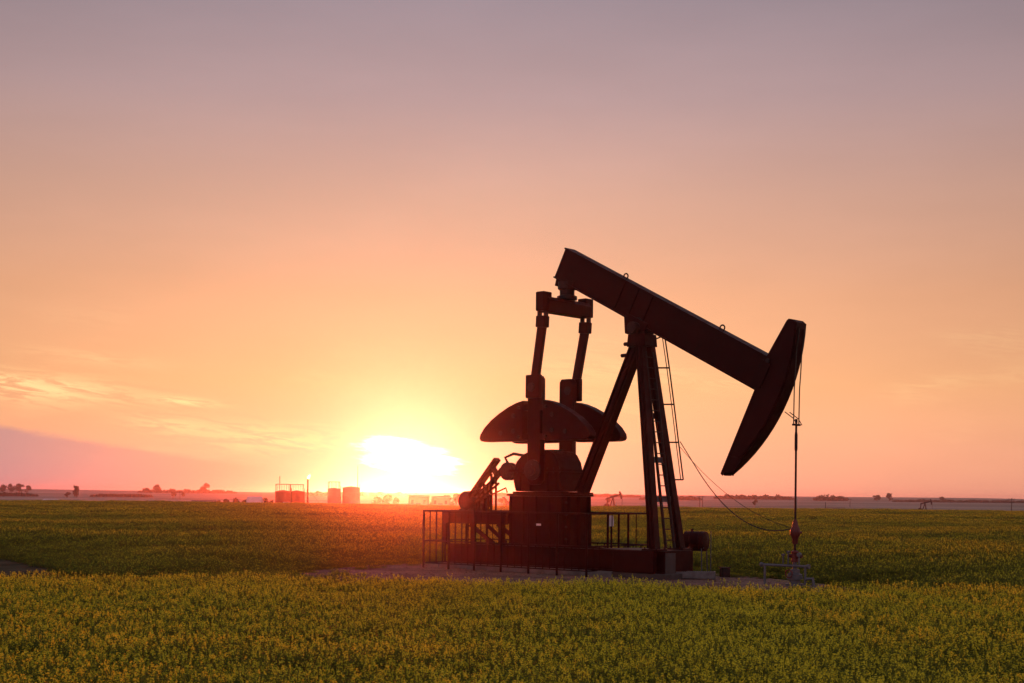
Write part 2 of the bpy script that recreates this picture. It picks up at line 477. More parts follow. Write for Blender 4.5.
for s_, z_ in rings:
    for (x_, y_) in pad_loop:
        w_ = 1 + (0.03 * math.sin(x_ * 5 + y_ * 3) + 0.02 * math.sin(y_ * 9)) * (s_ > 0.93)
        P.append((pc[0] + (x_ - pc[0]) * s_ * w_, pc[1] + (y_ - pc[1]) * s_ * w_, z_ if s_ > 0.9 else z_ + 0.012 * (math.sin(x_ * s_ * 3.1) * math.sin(y_ * s_ * 2.3) - 1)))
n_ = len(pad_loop)
F = []
for i in range(len(rings) - 1):
    F += [(i * n_ + k, i * n_ + (k + 1) % n_, (i + 1) * n_ + (k + 1) % n_, (i + 1) * n_ + k) for k in range(n_)]
F.append(tuple(range((len(rings) - 1) * n_, len(rings) * n_)))
F = [f[::-1] for f in F]
pm.add(P, F)
pad = pm.build('gravel_pad', 'gravel')
struct(pad, label='low pinkish gravel pad under the big pumpjack')

# ------------------------------------------------------------------ canola crop (uncountable: stuff)
def inside(px, py, loop, grow=1.0):
    c_ = loop.mean(0); L = c_ + (loop - c_) * grow
    r_ = np.zeros(px.shape, bool); j = len(L) - 1
    for i in range(len(L)):
        xi, yi = L[i]; xj, yj = L[j]
        cond = ((yi > py) != (yj > py)) & (px < (xj - xi) * (py - yi) / (yj - yi + 1e-12) + xi)
        r_ ^= cond; j = i
    return r_

def canola_stalks(mb, n, rad, hmin, hmax, seed, fl=13, coarse=1.0, bloom=0.3):
    rs = random.Random(seed)
    def quad(p, a, b_, mi):
        mb.cur = mi
        mb.add([p - a - b_, p + a - b_, p + a + b_, p - a + b_], [(0, 1, 2, 3)])
    for i in range(n):
        r_ = rad * math.sqrt(rs.random()); t_ = rs.random() * 6.283
        base = Vector((r_ * math.cos(t_), r_ * math.sin(t_), 0))
        h = rs.uniform(hmin, hmax)
        lean = Vector((rs.uniform(-.12, .12), rs.uniform(-.12, .12), 1)) * h
        top = base + lean
        mid = base + lean * 0.55 + Vector((rs.uniform(-.03, .03), rs.uniform(-.03, .03), 0))
        mb.cur = 1
        mb.tube(base, mid, 0.006 * coarse, 0.005 * coarse, 3, False)
        mb.tube(mid, top, 0.005 * coarse, 0.003 * coarse, 3, False)
        tips = [(top, 1.0)]
        for b_ in range(rs.randint(1, 2)):
            s0 = mid.lerp(top, rs.uniform(0.0, 0.75))
            a_ = rs.random() * 6.283
            e_ = s0 + Vector((math.cos(a_) * rs.uniform(.05, .13), math.sin(a_) * rs.uniform(.05, .13), rs.uniform(.12, .30)))
            e_.z = min(e_.z, top.z + 0.02)
            mb.cur = 1; mb.tube(s0, e_, 0.004 * coarse, 0.0025 * coarse, 3, False)
            tips.append((e_, rs.uniform(.5, .9)))
        for tip, sc in tips:
            if rs.random() > bloom:
                # already set seed: a few slim pods instead of petals
                for j in range(3):
                    a_ = rs.random() * 6.283; s0 = tip - Vector((0, 0, rs.uniform(0, .10)))
                    e_ = s0 + Vector((math.cos(a_) * .035, math.sin(a_) * .035, rs.uniform(.0, .05)))
                    sd = Vector((-math.sin(a_), math.cos(a_), 0)) * .0035 * coarse
                    mb.cur = 1
                    mb.add([s0 - sd, s0 + sd, e_], [(0, 1, 2)])
                continue
            k = max(min(3, fl), int(fl * sc))
            for j in range(k):
                a_ = rs.random() * 6.283; q_ = rs.random()
                rr = 0.018 * sc * (1 - 0.55 * q_)
                p = tip + Vector((math.cos(a_) * rr, math.sin(a_) * rr, (q_ - 0.45) * 0.10 * sc))
                nrm = Vector((math.cos(a_), math.sin(a_), rs.uniform(-.2, 1.3))).normalized()
                u_ = nrm.orthogonal().normalized(); w_ = nrm.cross(u_)
                sz = rs.uniform(.0052, .0082) * coarse
                quad(p, u_ * sz, w_ * sz * rs.uniform(.7, 1), 2)
        for j in range(rs.randint(9, 13)):
            z_ = (0.15 + 0.80 * rs.random() ** 0.75) * h
            a_ = rs.random() * 6.283
            p = base + lean * (z_ / h)
            L = rs.uniform(.07, .16) * (1.30 - 0.85 * z_ / h)
            out_ = Vector((math.cos(a_), math.sin(a_), rs.uniform(-.1, .7))).normalized()
            sd = Vector((-math.sin(a_), math.cos(a_), rs.uniform(-.3, .3))) * L * rs.uniform(.16, .28)
            m1 = p + out_ * L * 0.55; m2 = p + out_ * L + Vector((0, 0, -L * rs.uniform(.1, .4)))
            mb.cur = 0
            mb.add([p, m1 - sd, m2, m1 + sd], [(0, 1, 2), (0, 2, 3)])

proto_near = bpy.data.collections.new('canola_plants')
for k in range(9):
    mb = MB(); canola_stalks(mb, 17, 0.27, 0.74, 1.07, 100 + k, fl=12, bloom=0.62)
    proto_near.objects.link(bpy.data.objects.new('canola_clump', mb.mesh('canola_clump', ['canola_leaf', 'canola_stem', 'canola_flower'], False)))
proto_mid = bpy.data.collections.new('canola_plants_mid')
for k in range(6):
    mb = MB(); canola_stalks(mb, 26, 0.42, 0.78, 1.04, 300 + k, fl=6, coarse=1.25, bloom=0.40)
    proto_mid.objects.link(bpy.data.objects.new('canola_clump_mid', mb.mesh('canola_clump_mid', ['canola_leaf', 'canola_stem', 'canola_flower'], False)))
proto_far = bpy.data.collections.new('canola_plants_far')
for k in range(5):
    mb = MB(); canola_stalks(mb, 80, 1.3, 0.82, 1.03, 500 + k, fl=3, coarse=2.4, bloom=0.36)
    proto_far.objects.link(bpy.data.objects.new('canola_clump_far', mb.mesh('canola_clump_far', ['canola_leaf', 'canola_stem', 'canola_flower'], False)))

def instancer(name, pts, rot, scl, pick, coll, label):
    me_ = bpy.data.meshes.new(name)
    me_.vertices.add(len(pts)); me_.vertices.foreach_set('co', pts.astype(np.float32).ravel())
    a_ = me_.attributes.new('spin', 'FLOAT_VECTOR', 'POINT'); a_.data.foreach_set('vector', rot.astype(np.float32).ravel())
    a_ = me_.attributes.new('size', 'FLOAT_VECTOR', 'POINT'); a_.data.foreach_set('vector', scl.astype(np.float32).ravel())
    a_ = me_.attributes.new('pick', 'INT', 'POINT'); a_.data.foreach_set('value', pick.astype(np.int32))
    o = bpy.data.objects.new(name, me_); COL.objects.link(o)
    ng = bpy.data.node_groups.new(name, 'GeometryNodeTree')
    ng.interface.new_socket('Geometry', in_out='INPUT', socket_type='NodeSocketGeometry')
    ng.interface.new_socket('Geometry', in_out='OUTPUT', socket_type='NodeSocketGeometry')
    gi = ng.nodes.new('NodeGroupInput'); go = ng.nodes.new('NodeGroupOutput')
    ip = ng.nodes.new('GeometryNodeInstanceOnPoints'); ip.inputs['Pick Instance'].default_value = True
    ci = ng.nodes.new('GeometryNodeCollectionInfo'); ci.inputs['Collection'].default_value = coll
    ci.inputs['Separate Children'].default_value = True; ci.inputs['Reset Children'].default_value = True
    def attr(nm, ty):
        q_ = ng.nodes.new('GeometryNodeInputNamedAttribute'); q_.data_type = ty; q_.inputs['Name'].default_value = nm
        return q_.outputs['Attribute']
    e2r = ng.nodes.new('FunctionNodeEulerToRotation')
    L = ng.links.new
    L(gi.outputs[0], ip.inputs['Points']); L(ci.outputs[0], ip.inputs['Instance'])
    L(attr('pick', 'INT'), ip.inputs['Instance Index'])
    L(attr('spin', 'FLOAT_VECTOR'), e2r.inputs[0]); L(e2r.outputs[0], ip.inputs['Rotation'])
    L(attr('size', 'FLOAT_VECTOR'), ip.inputs['Scale'])
    L(ip.outputs[0], go.inputs[0])
    md = o.modifiers.new('plants', 'NODES'); md.node_group = ng
    o['kind'] = 'stuff'; o['label'] = label; o['category'] = 'crop'
    return o

def waves(x, y, seed, lx, ly, n=7):
    r_ = np.random.default_rng(seed); s_ = 0
    for i in range(n):
        kx = r_.normal() * 6.283 / lx; ky = r_.normal() * 6.283 / ly
        s_ = s_ + np.sin(x * kx + y * ky + r_.random() * 6.283)
    return s_ / math.sqrt(n / 2)

def jitter_grid(x0, x1, y0, y1, d):
    gx_, gy_ = np.meshgrid(np.arange(x0, x1, d), np.arange(y0, y1, d))
    p = np.stack([gx_.ravel(), gy_.ravel()], 1)
    return p + rng.uniform(-.55, .55, p.shape) * d

def near_edge(x): return 28.3 - 0.075 * x + 0.5 * np.sin(x * 0.9) * 0.6
def back_edge(x):
    # start of the crop behind the track and the pad
    return np.interp(x, [-60, -19, -15.5, -12.5, -9.5, -6.5, 7.8, 9.2, 12, 60], [60, 51.5, 46.5, 39.8, 36, 35, 35, 32.0, 30.5, 25.0]) + 0.5 * np.sin(x * 1.3)

def crop_height(x, y):
    w = waves(x, y, 3, 60, 11)
    k = np.clip((y - 27) / 14, 0.12, 1)
    return 0.66 + 0.13 * k * w + 0.02 * waves(x, y, 5, 6, 3)

def place(p, coll_n, hmul, sxy, z_off=0.0, prob=None):
    h = crop_height(p[:, 0], p[:, 1]) * hmul
    ex = np.full(len(p), 1.0)
    for g_, k_ in ((1.45, .92), (1.32, .8), (1.22, .62), (1.12, .45)):
        ex[inside(p[:, 0], p[:, 1], pad_loop, g_)] = k_
    h = h * ex * np.where(p[:, 1] > near_edge(p[:, 0]) + 1.5, np.clip(np.where(p[:, 0] > 6, 0.60, 0.22) + (p[:, 1] - back_edge(p[:, 0])) / np.where(p[:, 0] > 6, 5.0, 9.0), 0.22, 1.0), 1.0)
    z = (hills(p[:, 0], p[:, 1] - 25) + hills(p[:, 0], p[:, 1]) + hills(p[:, 0], p[:, 1] + 25)) / 3
    pts = np.column_stack([p, z + z_off])
    n = len(p)
    rot = np.column_stack([rng.normal(0, .05, n), rng.normal(0, .05, n), rng.uniform(0, 6.283, n)])
    s_ = sxy * rng.uniform(.85, 1.15, n)
    scl = np.column_stack([s_, s_, h * rng.uniform(.90, 1.09, n)])
    return pts, rot, scl, rng.integers(0, coll_n, n)

p = jitter_grid(-18, 18, 4.5, 36, 0.245)
ok = (p[:, 1] < near_edge(p[:, 0]) + rng.normal(0, .25, len(p))) & (np.abs(p[:, 0]) < 0.40 * p[:, 1] + 3.0)
ok &= (waves(p[:, 0], p[:, 1], 31, 3.5, 1.8) < 1.25) | (rng.random(len(p)) < 0.45)
p = p[ok]
instancer('canola_crop', *place(p, 9, 1.0, 1.0), proto_near, 'yellow flowering canola in the foreground')

p = jitter_grid(-58, 58, 30, 112, 0.42)
ok = (p[:, 1] > back_edge(p[:, 0]) + rng.normal(0, .35, len(p))) & (np.abs(p[:, 0]) < 0.40 * p[:, 1] + 5) & ~inside(p[:, 0], p[:, 1], pad_loop, 1.03)
ok &= p[:, 1] > near_edge(p[:, 0]) + 1.6
p = p[ok]
instancer('canola_crop', *place(p, 6, 1.0, 1.0), proto_mid, 'green and yellow canola behind the pumpjack')

p = jitter_grid(-185, 185, 110, 420, 1.25)
ok = np.abs(p[:, 0]) < 0.40 * p[:, 1] + 12
p = p[ok]
instancer('canola_crop', *place(p, 5, 1.0, 1.0), proto_far, 'far canola running to the crest of the field')

# loose stones and low weeds on the pad
st_ = bpy.data.collections.new('pad_stones')
for k in range(4):
    rs = random.Random(40 + k); mb = MB()
    mb.lathe([(0.25, 0.0), (0.5, 0.18), (0.42, 0.42), (0.15, 0.55)], (0, 0, -0.1), n=6)
    mb.v = [(x * rs.uniform(.7, 1.2), y * rs.uniform(.7, 1.2), z * rs.uniform(.8, 1.2)) for x, y, z in mb.v]
    st_.objects.link(bpy.data.objects.new('stone', mb.mesh('stone', 'gravel', False)))
q_ = np.column_stack([rng.uniform(-7, 9, 5200), rng.uniform(33, 48, 5200)])
q_ = q_[inside(q_[:, 0], q_[:, 1], pad_loop, 0.93)]
n_ = len(q_)
sz_ = 0.03 + 0.09 * rng.random(n_) ** 4
instancer('loose_stones', np.column_stack([q_, np.full(n_, PAD_Z - 0.02)]), np.column_stack([np.zeros(n_), np.zeros(n_), rng.uniform(0, 6.28, n_)]), np.column_stack([sz_, sz_, sz_ * .8]), rng.integers(0, 4, n_), st_, 'loose stones on the gravel pad')['category'] = 'stones'
q_ = np.column_stack([rng.uniform(-8, 10, 2600), rng.uniform(32, 49, 2600)])
q_ = q_[inside(q_[:, 0], q_[:, 1], pad_loop, 1.04) & ~inside(q_[:, 0], q_[:, 1], pad_loop, 0.80)]
q_ = q_[waves(q_[:, 0], q_[:, 1], 21, 2.5, 2.5) > 0.15]
n_ = len(q_)
instancer('weeds', np.column_stack([q_, np.full(n_, 0.08)]), np.column_stack([np.zeros(n_), np.zeros(n_), rng.uniform(0, 6.28, n_)]), np.column_stack([np.full(n_, .7), np.full(n_, .7), rng.uniform(.07, .20, n_)]), rng.integers(0, 9, n_), proto_near, 'low weeds round the edge of the gravel pad')['category'] = 'weeds'

# ------------------------------------------------------------------ the pumpjack
# local frame: u along the walking beam towards the horsehead, v sideways (towards the photographer), z height
YAW = R(42)
PX, PY = 3.60, 40.0
class PB(MB):
    """shapes given as (u, v, z); built in the frame of the pump"""
    def build(s, name, mats, parent=None, bevel=0.0):
        s.v = [(a, -b_, c_ - PAD_Z) for a, b_, c_ in s.v]
        s.f = [f[::-1] for f in s.f]
        return MB.build(s, name, mats, parent, bevel)
def pump_frame(name, label, cat, group=None):
    return empty(name, (PX, PY, PAD_Z), -YAW, label, cat, group)

jack = pump_frame('pumpjack', 'large dark red oil pumpjack in the canola field with its horsehead lowered', 'pumpjack')

# skid: two long I-beams and cross members
for v_ in (0.56, -0.56):
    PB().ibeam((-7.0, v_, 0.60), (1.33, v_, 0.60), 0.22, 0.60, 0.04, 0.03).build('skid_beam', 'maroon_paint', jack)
for u_ in (-6.9, -5.4, -4.2, -2.3, -0.8, 0.55):
    PB().span((u_ - .06, -0.44, 0.42), (u_ + .06, 0.44, 0.85)).build('cross_member', 'maroon_paint', jack)
PB().span((1.333, -0.66, 0.31), (1.36, 0.66, 0.90)).build('skid_end_plate', 'maroon_paint', jack)
PB().span((-0.85, -0.68, 0.902), (1.30, 0.68, 0.925)).build('deck_plate', 'dark_steel', jack)

# samson post: two front legs, one rear leg
def leg(p0, p1, w, h, side):
    l_ = PB().ibeam(p0, p1, w, h, 0.035, 0.05, side)
    l_.bar(Vector(p0).lerp(Vector(p1), .002), Vector(p0).lerp(Vector(p1), .998), w * .96, h * .35, side)
    o = l_.build('samson_leg', 'red_paint', jack)
    return o
TOPZ = 6.72
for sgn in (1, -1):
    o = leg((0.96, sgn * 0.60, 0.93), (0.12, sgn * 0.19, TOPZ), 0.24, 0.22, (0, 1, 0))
    PB().span((0.70, sgn * 0.60 - .24, 0.926), (1.22, sgn * 0.60 + .24, 0.965)).build('foot_plate', 'red_paint', o)
    for du in (-.2, .2):
        for dv in (-.18, .18):
            PB().tube((0.96 + du, sgn * .60 + dv, 0.965), (0.96 + du, sgn * .60 + dv, 1.02), 0.025, n=6).build('bolt', 'dark_steel', o)
o = leg((-2.12, 0, 2.47), (-0.12, 0, TOPZ - 0.02), 0.30, 0.32, (0, 1, 0))
PB().span((-2.36, -.25, 2.447), (-1.88, .25, 2.50)).build('foot_plate', 'red_paint', o)
def front(zz, sgn):
    k = (zz - 0.93) / (TOPZ - 0.93)
    return Vector((0.96 + (0.12 - 0.96) * k, sgn * (0.60 + (0.19 - 0.60) * k), zz))
for zz in (2.33, 3.42, 4.65):
    PB().bar(front(zz, .82), front(zz, -.82), 0.05, 0.16, (1, 0, 0)).build('leg_brace', 'grey_pipe' if zz < 4 else 'red_paint', jack)
# top cap and saddle bearing
cap = PB().prism([(-0.30, 6.60), (0.34, 6.60), (0.30, 6.95), (-0.26, 6.95)], -0.30, 0.30).build('post_cap', 'red_paint', jack, 0.02)
sad = PB()
sad.prism([(-0.30, 6.952), (0.28, 6.952), (0.22, 7.28), (0.05, 7.42), (-0.10, 7.42), (-0.25, 7.28)], -0.22, 0.22)
sad = sad.build('saddle_bearing', 'dark_steel', jack, 0.02)
PB().tube((-0.02, -0.46, 7.12), (-0.02, 0.46, 7.12), 0.16, n=18).build('pivot_pin', 'dark_steel', sad)
for du, zz in ((-0.46, 6.72), (-0.56, 6.40)):
    PB().tube((du - .14, 0.0, zz), (du + .1, 0.0, zz), 0.055, n=8).build('bolt', 'dark_steel', cap)

# walking beam, tilted down to the horsehead
BA = Vector((-2.90, 0, 9.194)); BB_ = Vector((4.55, 0, 5.32))
bd = (BB_ - BA).normalized(); bn_ = Vector((-bd.z, 0, bd.x))          # up across the beam
if bn_.z < 0: bn_ = -bn_
BA2 = BA + bn_ * 0.06; BB2 = BB_ + bn_ * 0.06
wb = PB()
wb.bar(BA2, BB2, 0.36, 0.86, (0, 1, 0))
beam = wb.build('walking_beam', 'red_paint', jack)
for s_ in (1, -1):
    PB().bar(BA2 + bn_ * s_ * 0.4505, BB2 + bn_ * s_ * 0.4505, 0.46, 0.04, (0, 1, 0)).build('beam_flange', 'red_paint', beam)
for k in (0.30, 0.365, 0.43):
    c_ = BA2.lerp(BB2, k)
    for sv_ in (1, -1):
        PB().box(c_ + Vector((0, sv_ * 0.20, 0)), (0.025, 0.045, 0.855), Matrix((bd, Vector((0, 1, 0)), bn_)).transposed()).build('stiffener', 'red_paint', beam)
for k in (0.276, 0.715):
    c_ = BA2.lerp(BB2, k) + bn_ * 0.53
    PB().ring(c_, 0.075, 0.022, (0, 1, 0)).build('lifting_eye', 'dark_steel', beam)
# bracket joining the beam to the saddle
br = PB().prism([(-0.55, 7.02), (-0.42, 6.98), (0.40, 6.98), (0.55, 7.02), (0.62, 7.22), (0.10, 7.58), (-0.25, 7.72), (-0.60, 7.72)], -0.055, 0.055)
br.build('beam_bracket', 'red_paint', jack)
for sv_ in (1, -1):
    PB().prism([(-0.30, 7.00), (0.26, 7.00), (0.40, 7.20), (-0.36, 7.58)], sv_ * 0.225, sv_ * 0.255).build('bracket_cheek', 'red_paint', jack)

# horsehead: two cheek plates with a curved face, arc struck from the pivot
ARC = []
RA = 5.10
for k in range(17):
    a_ = R(-3.4 + (-54.6 + 3.4) * k / 16)
    ARC.append((RA * math.cos(a_), 7.20 + RA * math.sin(a_)))
back = [(2.92, 2.97), (2.86, 3.03), (3.93, 5.30), (4.22, 6.02), (4.84, 6.96), (4.90, 7.00), (5.00, 6.98)]
outline = ARC + back            # clockwise seen from the camera side
hh = PB()
hh.prism([(a, b_) for a, b_ in outline][::-1], -0.17, 0.17)
head = hh.build('horsehead', 'red_paint', jack)
for sv_ in (0.25, -0.25):
    pl = [(a, b_) for a, b_ in outline][::-1]
    o = PB().prism([(a * 1.0, b_) for a, b_ in pl], sv_ - 0.02, sv_ + 0.02).build('cheek_plate', 'red_paint', head)
fp = PB()
P_ = []
for a, b_ in ARC:
    d_ = Vector((a, 0, b_ - 7.2)).normalized()
    for rr in (0.0, 0.035):
        for vv in (-0.23, 0.23):
            P_.append((a + d_.x * rr, vv, b_ + d_.z * rr))
F_ = []
for i in range(len(ARC) - 1):
    o_ = i * 4; q_ = o_ + 4
    F_ += [(o_, q_, q_ + 1, o_ + 1), (o_ + 2, o_ + 3, q_ + 3, q_ + 2), (o_, o_ + 2, q_ + 2, q_), (o_ + 1, q_ + 1, q_ + 3, o_ + 3)]
F_ += [(0, 1, 3, 2), (64, 66, 67, 65)]
fp.add(P_, F_)
fp.build('face_plate', 'maroon_paint', head)
PB().prism([(2.97, 3.06), (3.28, 3.06), (3.55, 3.40), (3.16, 3.50)], 0.272, 0.285).build('reinforcing_plate', 'maroon_paint', head)
PB().box((4.1, 0.29, 5.62), (0.30, 0.05, 0.7), Matrix((bd, Vector((0, 1, 0)), bn_)).transposed()).build('hinge_plate', 'maroon_paint', head)
PB().tube((4.30, -0.30, 5.95), (4.30, 0.32, 5.95), 0.06, n=10).build('hinge_pin', 'dark_steel', head)

# wire ropes (bridle), carrier bar, polished rod
UR = 5.00
bri = PB().span((UR - .045, -.16, 4.255), (UR + .035, .16, 4.305)).build('carrier_bar', 'dark_steel', jack, 0.01)
for vv in (0.13, -0.13):
    pts = [((RA + .055) * math.cos(R(q_)), vv, 7.20 + (RA + .055) * math.sin(R(q_))) for q_ in (-5, -7, -9, -11)] + [(UR + .03, vv, 5.6), (UR, vv, 5.2), (UR - .01, vv, 4.30)]
    PB().path(pts, 0.017, 6).build('wire_rope', 'wire_rope', bri)
PB().lathe([(0.03, 0), (0.035, .03), (0.035, .09), (0.03, .11)], (UR - .01, 0, 4.322)).build('rod_clamp', 'dark_steel', bri)
for vv in (0.12, -0.12):
    PB().path([(4.72, vv, 4.62), (4.98, vv, 4.44), (UR + .09, vv, 4.27)], 0.012, 6).build('stay_rod', 'dark_steel', bri)
PB().tube((UR - .01, 0, 1.30), (UR - .01, 0, 4.40), 0.028, n=10).build('polished_rod', 'dark_steel', jack)
PB().lathe([(0.03, 0), (0.040, .05), (0.040, .42), (0.03, .5)], (UR - .01, 0, 3.60)).build('rod_sleeve', 'dark_steel', jack)

# equaliser under the beam tail, with pitman arms
eq = PB()
eq.prism([(-3.02, 7.72), (-2.62, 7.72), (-2.58, 8.05), (-2.68, 8.16), (-2.98, 8.16), (-3.06, 8.05)], -0.96, 0.96)
equal = eq.build('equalizer', 'red_paint', jack, 0.02)
tb = PB().lathe([(0.30, 0), (0.30, 0.10), (0.22, 0.13), (0.22, 0.28), (0.28, 0.32), (0.28, 0.52)], (-2.74, 0, 8.161), n=14)
tb.build('tail_bearing', 'dark_steel', jack)
PB().bar((-3.02, 0, 8.70), (-2.35, 0, 8.52), 0.40, 0.24).build('bearing_bracket', 'red_paint', jack)
WR = Vector((-3.20, 0, 5.55)); EQ = Vector((-2.83, 0, 7.55))
for sgn in (1, -1):
    PB().span((-2.99, sgn * 0.96 - .20, 7.74), (-2.67, sgn * 0.96 + .17, 8.30)).build('equalizer_end', 'red_paint', equal, 0.03)
    pit = PB().bar(WR + Vector((0, sgn * .925, -.10)), EQ + Vector((0, sgn * .98, -.12)), 0.14, 0.25, (0, 1, 0)).build('pitman_arm', 'red_paint', jack)
    PB().bar(EQ + Vector((-.02, sgn * .98, -.28)), EQ + Vector((0, sgn * .98, .05)), 0.24, 0.33).build('pitman_head', 'red_paint', pit, 0.02)
    for dv in (-.10, .10):
        PB().bar(EQ + Vector((-.12 + (.24 if dv > 0 else 0), sgn * .98, 0.0)), EQ + Vector((-.12 + (.24 if dv > 0 else 0), sgn * .98, .30)), 0.16, 0.045).build('strap', 'dark_steel', pit)
    PB().tube(WR + Vector((0, sgn * .6, 0)), WR + Vector((0, sgn * 1.08, 0)), 0.13, n=14).build('wrist_pin', 'dark_steel', pit)
    PB().span((WR.x - .26, sgn * .925 - .085, 5.24), (WR.x + .26, sgn * .925 + .085, 5.92)).build('wrist_bearing', 'red_paint', pit, 0.03)
    # crank with its two half-moon counterweights
    UC = -3.27
    cr = PB().prism([(UC - .25, 2.85), (UC - .12, 2.72), (UC + .12, 2.72), (UC + .25, 2.85), (UC + .25, 5.80), (UC + .18, 5.90), (UC - .18, 5.90), (UC - .25, 5.80)], sgn * 0.72 - .11, sgn * 0.72 + .11)
    crank = cr.build('crank', 'red_paint', jack, 0.015)
    prof = [(0.38, 4.08), (0.48, 4.00), (1.94, 4.00), (2.08, 4.03), (2.13, 4.10), (2.10, 4.22), (1.94, 4.42), (1.66, 4.65), (1.34, 4.84), (0.97, 5.02), (0.66, 5.13), (0.38, 5.19)]
    for d_ in (1, -1):
        pl = [(UC + d_ * a, b_) for a, b_ in prof]
        if d_ < 0: pl = pl[::-1]
        cw = PB().prism(pl, sgn * 0.72 - .17, sgn * 0.72 + .17).build('counterweight', 'red_paint', crank, 0.025)
        for zz in (4.12, 4.98):
            PB().span((UC + d_ * 0.22, sgn * 0.72 - .14, zz - .09), (UC + d_ * 0.50, sgn * 0.72 + .14, zz + .09)).build('mounting_lug', 'red_paint', crank)
        for a0, b0 in ((0.75, 4.3), (1.25, 4.25), (0.75, 4.75)):
            PB().tube((UC + d_ * a0, sgn * 0.72 + sgn * .165, b0), (UC + d_ * a0, sgn * 0.72 + sgn * .20, b0), 0.07, n=10).build('plug', 'dark_steel', crank)
        for zz in (4.12, 4.98):
            PB().tube((UC + d_ * 0.52, sgn * 0.72 + sgn * .165, zz), (UC + d_ * 0.52, sgn * 0.72 + sgn * .23, zz), 0.05, n=6).build('bolt', 'dark_steel', crank)
    PB().lathe([(0.30, 0), (0.30, .08), (0.17, .10), (0.17, .16)], (UC, sgn * 0.83, 3.15), (0, sgn, 0), 18).build('crank_hub', 'dark_steel', crank)
PB().tube((-3.25, -0.90, 3.15), (-3.25, 0.90, 3.15), 0.15, n=16).build('crank_shaft', 'dark_steel', jack)

# gear reducer on its pedestal
gb = PB().prism([(-4.22, 2.52), (-4.30, 2.80), (-4.32, 3.05), (-4.20, 3.40), (-3.98, 3.60), (-3.70, 3.71), (-2.95, 3.72), (-2.74, 3.62), (-2.58, 3.38), (-2.50, 3.05), (-2.42, 2.52)], -0.55, 0.55)
gear = gb.build('gear_reducer', 'maroon_paint', jack, 0.03)
PB().span((-4.42, -0.62, 3.10), (-2.40, 0.62, 3.17)).build('case_flange', 'maroon_paint', gear)
for k in range(9):
    for sgn in (1, -1):
        PB().tube((-4.34 + k * 0.235, sgn * .59, 3.05), (-4.34 + k * 0.235, sgn * .59, 3.23), 0.022, n=6).build('bolt', 'dark_steel', gear)
PB().span((-3.62, -0.25, 3.715), (-3.0, 0.25, 3.76)).build('inspection_cover', 'dark_steel', gear)
for u_ in (-4.0, -3.6, -2.95, -2.6):
    PB().span((u_ - .02, .55, 2.53), (u_ + .02, .60, 3.095)).build('rib', 'maroon_paint', gear)
ped = PB().prism([(-4.40, 0.91), (-4.34, 2.38), (-2.30, 2.38), (-2.25, 0.91)][::-1], -0.63, 0.63)
pedestal = ped.build('pedestal', 'maroon_paint', jack, 0.01)
PB().span((-4.45, -0.68, 2.382), (-2.22, 0.68, 2.445)).build('top_flange', 'maroon_paint', pedestal)
PB().span((-4.26, -0.62, 2.447), (-2.38, 0.62, 2.515)).build('gear_base_plate', 'maroon_paint', pedestal)
for u_ in (-4.3, -3.8, -3.3, -2.8, -2.32):
    PB().span((u_ - .025, 0.632, 0.93), (u_ + .025, 0.70, 2.379)).build('stiffener', 'maroon_paint', pedestal)
for v_ in (-.45, 0, .45):
    PB().span((-2.27, v_ - .025, 0.93), (-2.15, v_ + .025, 2.379)).build('stiffener', 'maroon_paint', pedestal)
for zz in (1.15, 1.5, 1.85, 2.2):
    PB().tube((-2.24, .58, zz), (-2.18, .58, zz), 0.03, n=6).build('bolt', 'dark_steel', pedestal)
PB().span((-3.24, 0.705, 1.52), (-3.06, 0.715, 1.58)).build('name_plate', 'white_sign', pedestal)

# belt drive, motor and its raised platform behind the reducer
sh = PB().lathe([(0.10, -.14), (0.27, -.12), (0.27, -.06), (0.22, -.04), (0.22, .04), (0.27, .06), (0.27, .12), (0.10, .14)], (-4.66, 0.35, 3.12), (0, 1, 0), 22)
she = sh.build('sheave', 'dark_steel', jack)
PB().tube((-4.66, -.3, 3.12), (-4.66, .5, 3.12), 0.07, n=10).build('drive_shaft', 'dark_steel', she)
PB().bar((-4.66, -0.2, 3.12), (-4.26, -0.2, 3.05), 0.3, 0.3).build('shaft_housing', 'maroon_paint', she)
PB().path([(-4.9, .1, 3.32), (-5.05, .1, 3.55), (-4.7, .1, 3.66), (-4.3, .1, 3.6)], 0.045, 8).build('vent_pipe', 'dark_steel', gear)
bg_ = PB().bar((-6.30, 0.35, 2.28), (-5.14, 0.35, 3.50), 0.24, 0.13, (0, 1, 0))
guard = bg_.build('belt_guard', 'red_paint', jack, 0.015)
PB().bar((-6.02, 0.35, 2.12), (-4.90, 0.35, 3.22), 0.24, 0.05, (0, 1, 0)).build('guard_lip', 'red_paint', guard)
for k in (.25, .75):
    a_ = Vector((-6.30, .35, 2.28)).lerp(Vector((-5.02, .35, 3.62)), k); b2 = Vector((-6.02, .35, 2.12)).lerp(Vector((-4.86, .35, 3.30)), k)
    PB().bar(a_, b2, 0.24, 0.04, (0, 1, 0)).build('guard_strut', 'red_paint', guard)
PB().bar((-5.15, .60, 1.86), (-5.15, .60, 3.05), 0.06, 0.06).build('guard_post', 'red_paint', guard)
PB().bar((-5.45, .60, 1.86), (-5.45, .60, 2.75), 0.06, 0.06).build('guard_post', 'red_paint', guard)
mo = PB().lathe([(0.14, -.52), (0.24, -.50), (0.28, -.42), (0.28, .30), (0.30, .32), (0.30, .46), (0.24, .52), (0.10, .53)], (-6.42, -0.05, 2.22), (0, 1, 0), 22)
motor = mo.build('motor', 'dark_steel', jack)
